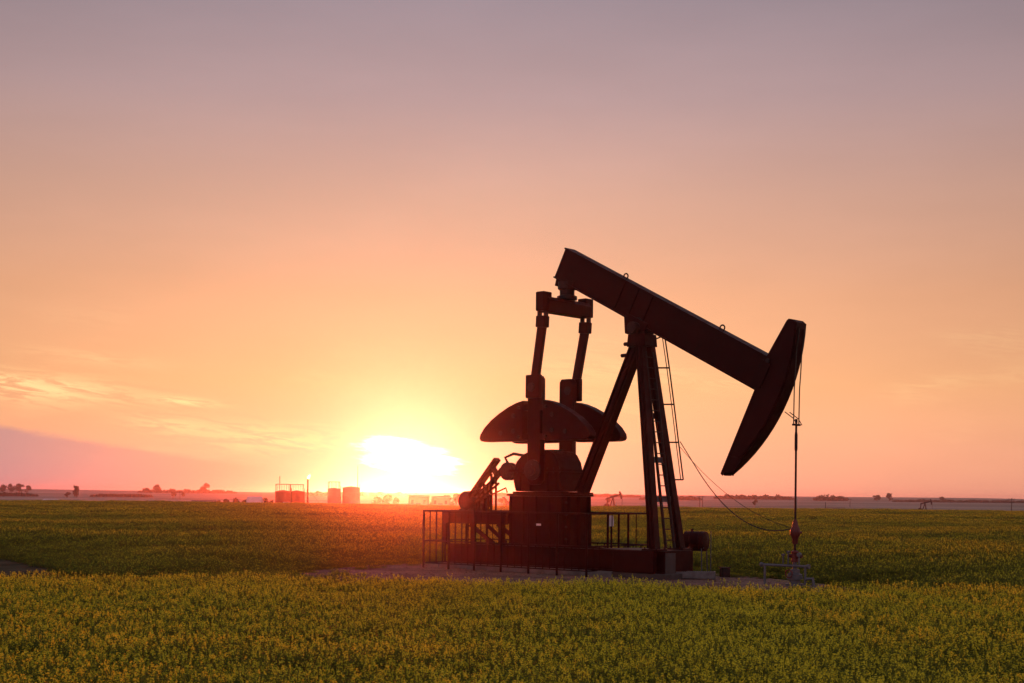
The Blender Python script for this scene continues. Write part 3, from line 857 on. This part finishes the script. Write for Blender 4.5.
for k in range(14):
    a_ = 2 * math.pi * k / 14
    PB().bar((-6.42 + .29 * math.cos(a_), -.42, 2.22 + .29 * math.sin(a_)), (-6.42 + .29 * math.cos(a_), .22, 2.22 + .29 * math.sin(a_)), 0.02, 0.045, (math.sin(a_), 0, -math.cos(a_))).build('cooling_fin', 'dark_steel', motor)
PB().span((-6.72, -.46, 1.882), (-6.12, .36, 1.97)).build('motor_foot', 'dark_steel', motor)
PB().span((-6.12, -.30, 2.15), (-5.92, .05, 2.45)).build('terminal_box', 'dark_steel', motor)
pf = PB()
for v_ in (-.62, .62): pf.span((-7.15, v_ - .06, 1.52), (-4.48, v_ + .06, 1.82))
platform = pf.build('motor_platform', 'red_paint', jack)
PB().span((-7.15, -.68, 1.822), (-4.48, .68, 1.88)).build('platform_deck', 'maroon_paint', platform)
for u_ in (-7.05, -5.85, -4.65):
    for v_ in (-.62, .62):
        PB().span((u_ - .06, v_ - .06, 0.902), (u_ + .06, v_ + .06, 1.519)).build('platform_leg', 'red_paint', platform)
for v_ in (-.62, .62):
    PB().bar((-6.0, v_, 1.50), (-5.0, v_, 0.93), 0.06, 0.12).build('platform_brace', 'red_paint', platform)
    PB().bar((-5.3, v_, 1.50), (-4.5, v_, 0.98), 0.06, 0.10).build('platform_brace', 'red_paint', platform)
PB().path([(-5.7, .66, 1.88), (-5.7, .66, 2.2), (-4.5, .66, 2.62), (-4.46, .64, 2.48)], 0.025, 6).build('hand_rail', 'red_paint', platform)
for a0, b0 in (((-5.80, .64, 2.36), (-4.82, .64, 3.02)), ((-5.80, .64, 2.12), (-4.80, .64, 2.76))):
    PB().bar(a0, b0, 0.05, 0.06).build('stair_rail', 'red_paint', platform)
for u_, z1 in ((-4.92, 2.94), (-5.24, 2.73), (-5.62, 2.47)):
    PB().bar((u_, .64, 1.882), (u_, .64, z1), 0.05, 0.05).build('stair_post', 'red_paint', platform)
# brake lever by the reducer
PB().path([(-4.75, -.62, 0.92), (-4.9, -.62, 1.7), (-5.0, -.62, 2.2)], 0.025, 6).build('brake_lever', 'dark_steel', jack)

# ladder up the samson post and the fall-arrest rail on the outer leg
lad = PB()
def lp(zz, off): return front(zz, 0) + Vector((0.10, off, 0))
ladder = PB().bar(lp(0.97, .20), lp(6.45, .17), 0.05, 0.07, (0, 1, 0)).build('ladder', 'dark_steel', jack)
PB().bar(lp(0.97, -.20), lp(6.45, -.17), 0.05, 0.07, (0, 1, 0)).build('ladder_rail', 'dark_steel', ladder)
for k in range(18):
    zz = 1.2 + k * 0.30
    PB().tube(lp(zz, .19), lp(zz, -.19), 0.016, n=6).build('rung', 'dark_steel', ladder)
rail = [(0.42, -.52, 6.95), (0.55, -.58, 6.03), (0.68, -.64, 5.0), (0.82, -.68, 3.93), (0.95, -.74, 2.88)]
guardr = PB().path(rail, 0.022, 6).build('guard_rail', 'dark_steel', jack)
PB().path([(a - .10, b_ - .02, c_) for a, b_, c_ in rail], 0.014, 6).build('guard_cable', 'dark_steel', guardr)
for (a, b_, c_) in rail[1:]:
    f_ = front(c_, -1)
    PB().bar(f_ + Vector((0, -.1, 0)), (a, b_, c_), 0.04, 0.06, (0, 0, 1)).build('rail_bracket', 'dark_steel', guardr)
PB().bar((0.42, -.52, 6.95), (0.20, -.25, 6.8), 0.04, 0.05, (0, 0, 1)).build('rail_bracket', 'dark_steel', guardr)

# concrete blocks carrying the skid
blk = pump_frame('concrete_block', 'dark stained concrete block under the front end of the pumpjack skid', 'foundation')
PB().span((-0.35, -.80, 0.12), (1.50, .80, 0.298)).build('block_body', 'dark_concrete', blk, 0.02)
PB().span((-0.30, .68, 0.30), (1.10, .84, 0.92)).build('side_panel', 'maroon_paint', blk, 0.02)
PB().span((1.365, .22, 0.30), (1.40, .66, 0.86)).build('end_panel', 'dark_concrete', blk)
blk2 = pump_frame('concrete_block', 'long pale concrete slab under the rear of the pumpjack skid', 'foundation')
PB().span((-7.2, -.80, 0.12), (-0.37, .80, 0.298)).build('slab', 'concrete', blk2, 0.02)

# safety fence round the cranks and the motor
fence = pump_frame('guard_fence', 'waist-high dark pipe safety fence with pickets round the pumpjack cranks', 'fence')
CN = [(-7.38, 1.25), (-0.90, 1.25), (-0.90, -1.60), (-7.38, -1.60)]
ZT = 1.90
for i in range(4):
    (ua, va), (ub, vb) = CN[i], CN[(i + 1) % 4]
    Ls = math.hypot(ub - ua, vb - va); n_ = max(2, round(Ls / 1.05))
    for zz, r_ in ((ZT, 0.026), (0.98, 0.022), (0.30, 0.018)):
        PB().tube((ua, va, zz), (ub, vb, zz), r_, n=6).build('rail', 'maroon_paint', fence)
    for k in range(n_):
        f_ = k / n_
        PB().tube((ua + (ub - ua) * f_, va + (vb - va) * f_, 0.13), (ua + (ub - ua) * f_, va + (vb - va) * f_, ZT + .02), 0.034, n=8).build('post', 'maroon_paint', fence)
    np_ = int(Ls / 0.26)
    for k in range(1, np_):
        f_ = k / np_
        PB().tube((ua + (ub - ua) * f_, va + (vb - va) * f_, 0.30), (ua + (ub - ua) * f_, va + (vb - va) * f_, ZT if (k % 4 == 0 or ua + (ub - ua) * f_ < -4.6) else 0.98), 0.015, n=5).build('picket', 'maroon_paint', fence)

# wellhead under the horsehead
WU = UR - .01
well = pump_frame('wellhead', 'red and grey oil wellhead on the rod below the horsehead', 'wellhead')
def wl(name, prof, z0, mat, n=16, u=WU, v=0.0):
    return PB().lathe(prof, (u, v, z0), (0, 0, 1), n).build(name, mat, well)
wl('casing_base', [(0.24, 0), (0.24, .06), (0.14, .07), (0.14, .16), (0.21, .17), (0.21, .24), (0.12, .25), (0.12, .36)], 0.13, 'grey_pipe')
wl('tubing_head', [(0.10, 0), (0.19, .01), (0.19, .07), (0.13, .09), (0.13, .19), (0.08, .20)], 0.36, 'grey_pipe')
wl('riser', [(0.06, 0), (0.06, .20)], 0.55, 'grey_pipe')
sb_ = wl('blowout_valve', [(0.06, 0), (0.10, .01), (0.10, .05), (0.085, .07), (0.085, .22), (0.10, .24), (0.10, .28), (0.05, .30)], 0.74, 'valve_red')
PB().tube((WU - .2, 0, .90), (WU + .2, 0, .90), 0.05, n=10).build('valve_ram', 'valve_red', sb_)
wl('rod_liner', [(0.03, 0), (0.03, .20)], 1.03, 'dark_steel', 10)
wl('stuffing_box', [(0.04, 0), (0.07, .02), (0.075, .14), (0.105, .20), (0.13, .26), (0.13, .36), (0.11, .42), (0.08, .47), (0.06, .58), (0.035, .64)], 1.20, 'valve_red')
PB().tube((WU - .03, .0, 1.50), (WU + .03, -.26, 1.50), 0.03, n=8).build('grease_fitting', 'valve_red', well)
PB().tube((WU - .95, .06, .645), (WU + .42, .06, .645), 0.034, n=10).build('flow_line', 'grey_pipe', well)
PB().tube((WU - .99, .06, .645), (WU - .93, .06, .645), 0.060, n=12).build('pipe_flange', 'grey_pipe', well)
PB().tube((WU + .40, .06, .645), (WU + .46, .06, .645), 0.060, n=12).build('pipe_flange', 'grey_pipe', well)
PB().path([(WU - .86, .06, .645), (WU - .86, .06, .35), (WU - .86, .06, .10)], 0.032, 8).build('pipe_leg', 'grey_pipe', well)
PB().path([(WU + .34, .06, .645), (WU + .34, .06, .10)], 0.032, 8).build('pipe_leg', 'grey_pipe', well)
PB().path([(WU + .36, .06, .32), (WU + .56, .06, .34), (WU + .60, .06, .12)], 0.04, 8).build('elbow', 'grey_pipe', well)
for du, h_ in ((-.15, .30), (-.30, .22), (.17, .24)):
    o = PB().tube((WU + du, .08, .69), (WU + du, .08, .69 + h_), 0.02, n=8).build('gauge_stem', 'grey_pipe', well)
    PB().tube((WU + du, .04, .70 + h_), (WU + du, .12, .70 + h_), 0.055 if du > 0 else .032, n=14).build('gauge', 'grey_pipe', o)
PB().ring((WU - .02, .26, .45), 0.10, 0.015, (0, 1, 0)).build('hand_wheel', 'valve_red', well)
PB().tube((WU - .02, .10, .45), (WU - .02, .26, .45), 0.02, n=8).build('valve_stem', 'grey_pipe', well)

# loose cables slung from the post to the stuffing box
def sag(a, b_, d_, n=14):
    a, b_ = Vector(a), Vector(b_)
    return [a.lerp(b_, k / n) - Vector((0, 0, d_ * 4 * (k / n) * (1 - k / n))) for k in range(n + 1)]
c1 = pump_frame('slung_cable', 'thick dark cable sagging from the samson post to the wellhead', 'cable')
PB().path([(0.86, -.70, 3.95)] + sag((1.20, -.6, 3.61), (WU - .12, 0, 1.60), 0.72)[1:], 0.014, 6).build('cable_run', 'cable_rubber', c1)
c2 = pump_frame('slung_cable', 'thin wire sagging from the ladder rail to the top of the stuffing box', 'cable')
PB().path(sag((0.86, -.70, 3.80), (WU - .10, 0, 1.62), 0.36), 0.007, 5).build('cable_run', 'cable_rubber', c2)

# small kit on the pad
def pad_box(name, x, y): return (x, y, PAD_Z)
dr = empty('chemical_drum', (5.52, 42.6, PAD_Z), R(-30), 'horizontal dark red drum on a thin legged stand beyond the ladder', 'drum')
MB().lathe([(0.02, -.345), (0.27, -.33), (0.295, -.32), (0.295, -.12), (0.305, -.11), (0.305, -.08), (0.295, -.07), (0.295, .16), (0.305, .17), (0.305, .2), (0.295, .21), (0.295, .32), (0.27, .33), (0.02, .345)], (0, 0, 0.93), (1, 0, 0), 24).build('drum_body', 'maroon_paint', dr)
MB().tube((-.12, -.0, 1.21), (-.12, 0, 1.30), 0.04, n=10).build('bung', 'dark_steel', dr)
for sx in (-.26, .26):
    for sy in (-.22, .22):
        MB().tube((sx * 1.1, sy, -.02), (sx, sy * .9, .76), 0.018, n=6).build('stand_leg', 'grey_pipe', dr)
for sy in (-.20, .20):
    MB().tube((-.34, sy, .742), (.34, sy, .742), 0.02, n=6).build('stand_rail', 'grey_pipe', dr)
MB().tube((.44, .1, -.02), (.44, .1, 1.25), 0.014, n=6).build('vent_pipe', 'grey_pipe', dr)
st = empty('grating_step', (5.05, 39.15, PAD_Z), R(-6), 'low galvanised steel grating step at the front of the pumpjack', 'step')
fr = MB()
for a, b_ in (((-.56, -.22), (.56, -.19)), ((-.56, .19), (.56, .22)), ((-.56, -.19), (-.53, .19)), ((.53, -.19), (.56, .19))):
    fr.span((*a, .02), (*b_, .20))
fr.build('frame', 'galvanised_steel', st)
for k in range(18):
    MB().span((-.525 + k * .06, -.188, .165), (-.513 + k * .06, .188, .195)).build('grating_bar', 'galvanised_steel', st)
for k in range(19):
    MB().span((-.548 + k * .06, -.232, .03), (-.536 + k * .06, -.222, .19)).build('front_slat', 'galvanised_steel', st)
for sx in (-.5, .5):
    for sy in (-.2, .2):
        MB().span((sx - .03, sy - .03 + (.05 if sy < 0 else -.05), -.02), (sx + .03, sy + .03 + (.05 if sy < 0 else -.05), .16)).build('foot', 'galvanised_steel', st)
jb = empty('junction_box', (6.05, 40.3, PAD_Z), R(20), 'small dark junction box on the gravel right of the drum', 'box')
MB().span((-.12, -.10, -.02), (.12, .10, .24)).build('case', 'dark_steel', jb, 0.01)
MB().span((-.13, -.11, .243), (.13, .11, .27)).build('lid', 'dark_steel', jb)
mk = empty('marker_post', (2.95, 42.2, PAD_Z), R(0), 'thin post with a small white tag behind the pumpjack skid', 'marker')
MB().tube((0, 0, -.03), (0, 0, 1.62), 0.025, n=8).build('stake', 'dark_steel', mk)
MB().prism([(-.07, 1.36), (.07, 1.36), (.08, 1.52), (.05, 1.68), (-.05, 1.68), (-.08, 1.52)], -.045, -.027).build('tag', 'white_sign', mk)
# ------------------------------------------------------------------ the far side: farm, tanks, trees, poles
def level(x):
    return 497 + (x - 512) * 0.0096
def at(x, d):
    """point on the ground d metres out on the bearing of column x"""
    X_ = (x - 512) / 1422 * d
    return (X_, d, ground_z(X_, d))

def crown_mesh(seed, n=700, lobes=11, flat=0.0):
    rs = random.Random(seed); mb = MB()
    L = []
    for k in range(lobes):
        a_ = rs.random() * 6.283; r_ = rs.uniform(0.0, 0.26)
        L.append((Vector((math.cos(a_) * r_, math.sin(a_) * r_, rs.uniform(0.22, 0.80))), rs.uniform(0.15, 0.25)))
    for i in range(n):
        c_, r_ = rs.choice(L)
        d_ = Vector((rs.gauss(0, 1), rs.gauss(0, 1), rs.gauss(0, 1))).normalized()
        p = c_ + d_ * r_ * rs.uniform(.3, 1.0)
        nn = (d_ + Vector((rs.uniform(-.6, .6), rs.uniform(-.6, .6), rs.uniform(-.3, .6)))).normalized()
        u_ = nn.orthogonal().normalized(); w_ = nn.cross(u_); s_ = rs.uniform(.03, .055)
        mb.add([p - u_ * s_ - w_ * s_ * .6, p + u_ * s_ * .8 - w_ * s_, p + u_ * s_ + w_ * s_ * .7, p - u_ * s_ * .6 + w_ * s_], [(0, 1, 2, 3)])
    return mb.mesh('crown', 'tree_leaf', False)
CROWNS = [crown_mesh(900 + k) for k in range(6)]
tk = MB()
tk.tube((0, 0, -.05), (0.01, 0, .35), 0.028, 0.02, 7)
for a_ in (0.3, 2.2, 4.4):
    tk.tube((0.01, 0, .30), (0.01 + .2 * math.cos(a_), .2 * math.sin(a_), .62), 0.016, 0.006, 5)
TRUNK = tk.mesh('trunk', 'bark')
def tree(x, d, hpx, wide, label, k, name='tree', group=None):
    h = hpx * d / 1422
    o = empty(name, at(x, d), k * 1.7, label, 'tree' if name == 'tree' else 'bush', group)
    for nm, me_ in (('trunk', TRUNK), ('crown', CROWNS[k % 6])):
        c_ = bpy.data.objects.new(nm, me_); COL.objects.link(c_); c_.parent = o
        c_.scale = (h * wide, h * wide, h)
    return o

# (column, distance, height in columns, width factor, label)
TREES = [
    (76.5, 1000, 14.5, 0.75, 'lone dark tree standing by itself on the left plain'),
    (67.5, 1000, 6.5, 1.3, 'low bush at the foot of the lone left tree'),
    (3, 1500, 9, 1.4, 'leftmost tree of the dark clump at the left edge'),
    (11, 1500, 10, 1.2, 'second tree of the dark clump at the left edge'),
    (19, 1510, 10.5, 1.3, 'tallest tree of the dark clump at the left edge'),
    (28, 1500, 8.5, 1.3, 'rightmost tree of the dark clump at the left edge'),
    (4, 1010, 6, 1.2, 'small tree below the dark clump at the left edge'),
    (147, 1650, 6, 2.0, 'low wide tree left of the ridge tree'),
    (157, 1650, 9.5, 1.4, 'rounded ridge tree on the left plain'),
    (205, 1750, 11, 1.1, 'tall single tree on the far ridge left of the tanks'),
    (174, 1150, 6, 1.3, 'left of two small trees on the plain left of the shed'),
    (183, 1150, 5.5, 1.4, 'right of two small trees on the plain left of the shed'),
    (219, 520, 9, 1.1, 'dark farmyard tree just right of the long shed'),
    (226, 530, 10.5, 1.1, 'second dark farmyard tree right of the long shed'),
    (236, 520, 11, 1.1, 'rounded farmyard tree left of the white gable shed'),
    (245, 530, 9, 1.1, 'small farmyard tree touching the white gable shed'),
    (266, 520, 12, 0.9, 'slim farmyard tree left of the red tank'),
    (272, 540, 9, 1.0, 'small tree hard against the red tank'),
    (378, 650, 13, 1.2, 'left tree of the group under the sun'),
    (387, 645, 15.5, 1.1, 'tallest tree of the group under the sun'),
    (396, 650, 11, 1.2, 'right tree of the group under the sun'),
    (436, 620, 14, 1.3, 'tree above the end of the pale sheds'),
    (446, 610, 16, 1.3, 'tree left of the motor of the pumpjack'),
    (456, 620, 17, 1.2, 'tallest tree behind the motor of the pumpjack'),
    (467, 620, 15, 1.2, 'tree touching the belt guard of the pumpjack'),
    (504, 650, 13, 1.2, 'tree seen between the belt guard and the reducer'),
    (608, 1000, 6, 1.5, 'low bush beside the left distant pumpjack'),
    (755, 900, 7, 1.0, 'tiny dark shrub alone left of the wellhead rod'),
    (877, 1500, 7, 1.5, 'left of two rounded trees on the right plain'),
    (889, 1500, 9, 1.4, 'right of two rounded trees on the right plain'),
    (942, 1500, 6, 1.9, 'low tree right of the right distant pumpjack'),
]
for k, (x, d, h, w, lab) in enumerate(TREES):
    tree(x, d, h, w, lab, k, 'bush' if 'bush' in lab or 'shrub' in lab else 'tree')

def wood(x0, x1, d, hpx, label, seed):
    rs = random.Random(seed); mb = MB()
    a = at(x0, d); b_ = at(x1, d); n = int((x1 - x0) * 26)
    h = hpx * d / 1422
    for i in range(n):
        f_ = rs.random(); x_ = a[0] + (b_[0] - a[0]) * f_; y_ = d + rs.uniform(-12, 12)
        z_ = ground_z(x_, y_)
        hh_ = h * (0.62 + 0.38 * math.sin(f_ * 23 + seed) * math.sin(f_ * 61 + seed)) * min(1, 0.4 + 8 * min(f_, 1 - f_))
        p = Vector((x_, y_, z_ + hh_ * rs.random() ** .7))
        s_ = rs.uniform(.4, 1.0)
        nn = Vector((rs.gauss(0, 1), rs.gauss(0, 1), rs.gauss(0, 1) + .3)).normalized(); u_ = nn.orthogonal().normalized(); w_ = nn.cross(u_)
        mb.add([p - u_ * s_ - w_ * s_, p + u_ * s_ - w_ * s_, p + u_ * s_ + w_ * s_, p - u_ * s_ + w_ * s_], [(0, 1, 2, 3)])
    o = bpy.data.objects.new('distant_wood', mb.mesh('distant_wood', 'tree_leaf', False)); COL.objects.link(o)
    struct(o, 'stuff', label); o['category'] = 'wood'
wood(-40, 34, 1080, 3.2, 'hedge line crossing the left plain', 1)
wood(95, 150, 1120, 2.6, 'thin hedge right of the lone tree', 2)
wood(140, 235, 1700, 4.0, 'shelterbelt along the left ridge', 3)
wood(640, 700, 1400, 4.5, 'shelterbelt behind the ladder legs', 4)
wood(715, 792, 1550, 5.0, 'shelterbelt left of the wellhead rod', 5)
wood(815, 846, 1500, 6.0, 'block of trees right of the wellhead rod', 6)
wood(895, 1060, 1450, 2.6, 'thin hedge along the right plain', 7)
wood(300, 420, 1500, 4.5, 'hazy trees under the setting sun', 8)
wood(470, 640, 1650, 3.0, 'hazy trees behind the pumpjack', 9)

# oil battery left of the sun
def tank(x, d, wpx, top, label, mat, rails=True):
    X_, Y_, z_ = at(x, d); r_ = wpx * d / 1422 / 2
    zt = CAM_Z + (level(x) - top) * d / 1422; h = zt - z_
    o = empty('storage_tank', (X_, Y_, z_), 0, label, 'tank')
    MB().lathe([(r_, -.3), (r_, h), (r_ * .97, h + .05), (0.1, h + .5)], (0, 0, 0), n=36).build('shell', mat, o)
    for k in range(3):
        MB().ring((0, 0, h * (k + 1) / 3.2), r_ + .03, .08, (0, 0, 1), 36, 4).build('hoop', mat, o)
    if rails:
        rl = MB(); rl.ring((0, 0, h + 2.2), r_ * .92, .09, (0, 0, 1), 24, 5); rl.build('top_rail', 'dark_steel', o)
        for k in range(10):
            a_ = 6.283 * k / 10
            MB().tube((r_ * .92 * math.cos(a_), r_ * .92 * math.sin(a_), h), (r_ * .92 * math.cos(a_), r_ * .92 * math.sin(a_), h + 2.2), .07, n=5).build('rail_post', 'dark_steel', o)
    ld = MB(); ld.bar((r_ + .1, -.3, 0), (r_ + .1, -.3, h + 1), .08, .08); ld.bar((r_ + .1, .3, 0), (r_ + .1, .3, h + 1), .08, .08); ld.build('ladder', 'dark_steel', o)
    return o, h, r_
t1, h1, r1 = tank(283, 430, 16, 491.5, 'left of the two dark red storage tanks beside the flare stack', 'tank_paint')
MB().tube((-1.0, 0, h1), (-1.0, 0, h1 + 4.6), .12, n=6).build('vent_mast', 'dark_steel', t1)
tank(297, 433, 15, 491.8, 'right of the two dark red storage tanks beside the flare stack', 'tank_paint')
tank(334, 440, 13, 489.0, 'left pale storage tank near the setting sun', 'pale_tank')
t2, h2, r2 = tank(351, 443, 17, 487.5, 'right pale storage tank with a tall mast near the setting sun', 'pale_tank', False)
MB().tube((r2 - .6, 0, h2), (r2 - .6, 0, h2 + 6.8), .13, .08, n=6).build('mast', 'dark_steel', t2)
fl = empty('flare_stack', at(307.7, 436), 0, 'thin flare stack with a small flame at its tip', 'flare stack')
zt = CAM_Z + (level(308) - 479) * 436 / 1422 - fl.location.z
MB().tube((0, 0, -.2), (0, 0, zt), .30, .22, 8).build('stack_pipe', 'dark_steel', fl)
fm = MB().lathe([(0.12, 0), (0.35, .3), (0.42, .6), (0.3, 1.1), (0.06, 1.6)], (0.0, 0, zt), (0.5, 0, 1), 10)
fm.build('flame', 'gas_flame', fl)
for k in range(3):
    a_ = 2.094 * k
    MB().tube((0, 0, zt * .7), (5 * math.cos(a_), 5 * math.sin(a_), 0), .04, n=4).build('guy_wire', 'dark_steel', fl)

def shed(x, d, wpx, hpx, label, wall, roof, depth=8.0, gable=0.25, name='shed'):
    X_, Y_, z_ = at(x, d); k = d / 1422
    zt = CAM_Z + (level(x) - hpx) * k - z_
    o = empty(name, (X_, Y_, z_), 0, label, 'building')
    w = wpx * k / 2; g = depth * gable
    ev = max(.6, zt - g)
    MB().span((-w, -depth / 2, -.3), (w, depth / 2, ev)).build('wall', wall, o)
    rf = MB(); rf.add([(-w - .3, -depth / 2 - .3, ev), (w + .3, -depth / 2 - .3, ev), (w + .3, 0, ev + g), (-w - .3, 0, ev + g), (-w - .3, depth / 2 + .3, ev), (w + .3, depth / 2 + .3, ev)],
                      [(0, 1, 2, 3), (3, 2, 5, 4), (0, 3, 4), (1, 5, 2), (0, 4, 5, 1)])
    rf.build('roof', roof, o)
    MB().span((-.9, -depth / 2 - .06, -.2), (.9, -depth / 2 - .01, min(2.6, ev * .8))).build('door', 'dark_wall', o)
    for s_ in (-.6, .6):
        MB().span((w * s_ - .5, -depth / 2 - .05, ev * .45), (w * s_ + .5, -depth / 2 - .01, ev * .75)).build('window', 'window_glass', o)
    return o
shed(51, 700, 13, 498.8, 'low pale roofed shed left of the lone tree', 'pale_roof', 'pale_roof', 6, .15)
shed(204, 470, 22, 500.2, 'long low dark shed left of the farmyard trees', 'dark_wall', 'dark_wall', 6, .12)
shed(255, 480, 13, 499.6, 'small white gable shed left of the red tanks', 'white_body', 'pale_roof', 8, .45)
shed(419, 560, 20, 494.8, 'pale low shed right under the setting sun', 'pale_tank', 'pale_tank', 7, .1)
shed(441, 565, 18, 495.6, 'pale low shed against the tall trees behind the motor', 'pale_tank', 'pale_tank', 7, .1)

# pickup trucks
def truck(x, d, label, rz):
    X_, Y_, z_ = at(x, d)
    o = empty('pickup_truck', (X_, Y_, z_), rz, label, 'truck')
    b_ = MB().prism([(-2.7, .5), (2.7, .5), (2.7, 1.0), (1.6, 1.15), (1.0, 1.85), (-.7, 1.85), (-.9, 1.15), (-2.7, 1.15)], -.95, .95)
    b_.build('body', 'white_body', o)
    MB().prism([(-.6, 1.2), (1.35, 1.2), (.95, 1.75), (-.6, 1.75)], -.97, .97).build('window', 'window_glass', o)
    for sx in (-1.7, 1.8):
        for sy in (-.85, .85):
            MB().tube((sx, sy - .12, .4), (sx, sy + .12, .4), .4, n=12).build('wheel', 'tyre_rubber', o)
    return o
truck(286, 405, 'white pickup truck parked in front of the red tanks', 0.3)

# power poles with cross arms
def pole(x, d, top, label, arms=2):
    X_, Y_, z_ = at(x, d)
    h = CAM_Z + (level(x) - top) * d / 1422 - z_
    o = empty('power_pole', (X_, Y_, z_), 0.3, label, 'pole')
    MB().tube((0, 0, -.3), (0, 0, h), .20, .14, 7).build('shaft', 'wood_pole', o)
    for k in range(arms):
        zz = h - .5 - k * 1.6
        MB().bar((-1.6 + k * .5, 0, zz), (1.6 - k * .5, 0, zz), .16, .2).build('cross_arm', 'wood_pole', o)
        for xx in (-1.4 + k * .5, 0.5, 1.4 - k * .5):
            MB().tube((xx, 0, zz), (xx, 0, zz + .4), .08, n=6).build('insulator', 'grey_pipe', o)
pole(1011.5, 600, 498.0, 'power pole with two cross arms near the right edge', 2)
pole(850, 900, 499.0, 'thin power pole right of the wellhead rod', 1)
pole(699.5, 800, 496.0, 'left pole of the pair beyond the drum', 1)
pole(702.5, 805, 496.0, 'right pole of the pair beyond the drum', 1)
pole(180, 950, 491.0, 'thin pole left of the long dark shed', 1)
pole(173, 960, 493.5, 'short pole among the small trees on the left plain', 1)

# distant pumpjacks, same kind of machine, too far off to show their small parts
def far_jack(x, d, top, tilt, yaw, label):
    X_, Y_, z_ = at(x, d)
    h = CAM_Z + (level(x) - top) * d / 1422 - z_
    k = h / 9.6
    o = empty('pumpjack', (X_, Y_, z_), yaw, label, 'pumpjack', 'distant pumpjacks on the plain')
    o.scale = (k, k, k)
    pv_ = Vector((0, 0, 7.1)); d_ = Vector((math.cos(tilt), 0, math.sin(tilt))); n_ = Vector((-math.sin(tilt), 0, math.cos(tilt)))
    MB().bar(pv_ - d_ * 3.4 + n_ * .4, pv_ + d_ * 4.6 + n_ * .4, .5, .95).build('walking_beam', 'dark_steel', o)
    hp = []
    for j in range(9):
        a_ = tilt + R(26 - 52 * j / 8); hp.append((5.3 * math.cos(a_), 7.1 + 5.3 * math.sin(a_)))
    a_, b_ = tilt + R(-26), tilt + R(26)
    hp += [(4.6 * math.cos(a_), 7.1 + 4.6 * math.sin(a_)), (4.1 * math.cos(tilt), 7.1 + 4.1 * math.sin(tilt)), (4.6 * math.cos(b_), 7.1 + 4.6 * math.sin(b_))]
    MB().prism(hp[::-1], -.3, .3).build('horsehead', 'dark_steel', o)
    for s_ in (1, -1): MB().bar((1.3, s_ * .9, -.3), (0.1, s_ * .2, 7.0), .5, .5).build('samson_leg', 'dark_steel', o)
    MB().bar((-2.4, 0, 0), (-.1, 0, 7.0), .5, .5).build('samson_leg', 'dark_steel', o)
    te = pv_ - d_ * 3.1
    MB().bar((-3.4, 0, 3.4), te, 1.7, .35).build('pitman_arm', 'dark_steel', o)
    MB().prism([(-4.8, 2.0), (-2.2, 2.0), (-2.0, 2.9), (-2.8, 3.6), (-4.2, 3.6), (-5.0, 2.9)], -.9, .9).build('counterweight', 'dark_steel', o)
    MB().span((-5.4, -.9, -.3), (1.6, .9, .8)).build('skid', 'dark_steel', o)
    MB().tube((5.25, 0, -.3), (5.25, 0, 6.5), .12, n=6).build('polished_rod', 'dark_steel', o)
far_jack(613, 620, 493.0, R(17), R(-22), 'distant pumpjack with raised head seen between the pedestal and the ladder legs')
far_jack(925, 640, 500.0, R(14), R(-30), 'small distant pumpjack on the right plain')
vt = empty('service_trailer', at(835, 520), 0.2, 'low grey service trailer parked on the right plain', 'trailer')
MB().span((-3.0, -1.1, .6), (3.4, 1.1, 2.4)).build('body', 'pale_tank', vt, .05)
MB().span((-3.8, -.9, .5), (-3.0, .9, .7)).build('hitch', 'dark_steel', vt)
for sx in (-1.0, 1.2):
    for sy in (-1.0, 1.0): MB().tube((sx, sy - .12, .42), (sx, sy + .12, .42), .45, n=12).build('wheel', 'tyre_rubber', vt)
MB().tube((-3.5, .5, 0.5), (-3.5, .5, 4.2), .1, n=6).build('light_mast', 'dark_steel', vt)

# ------------------------------------------------------------------ evening haze
m, t, out = newmat('evening_haze')
pv = t.n.new('ShaderNodeVolumePrincipled')
pv.inputs['Color'].default_value = (0.84, 0.70, 0.92, 1)
pv.inputs['Density'].default_value = 0.00015
pv.inputs['Anisotropy'].default_value = 0.955
t.l.new(pv.outputs[0], out.inputs['Volume'])
hb = MB(); hb.span((-5200, -5000, -7), (5200, 5200, 22))
haze = hb.build('haze', 'evening_haze')
struct(haze, 'stuff', 'thin warm evening haze over the fields')
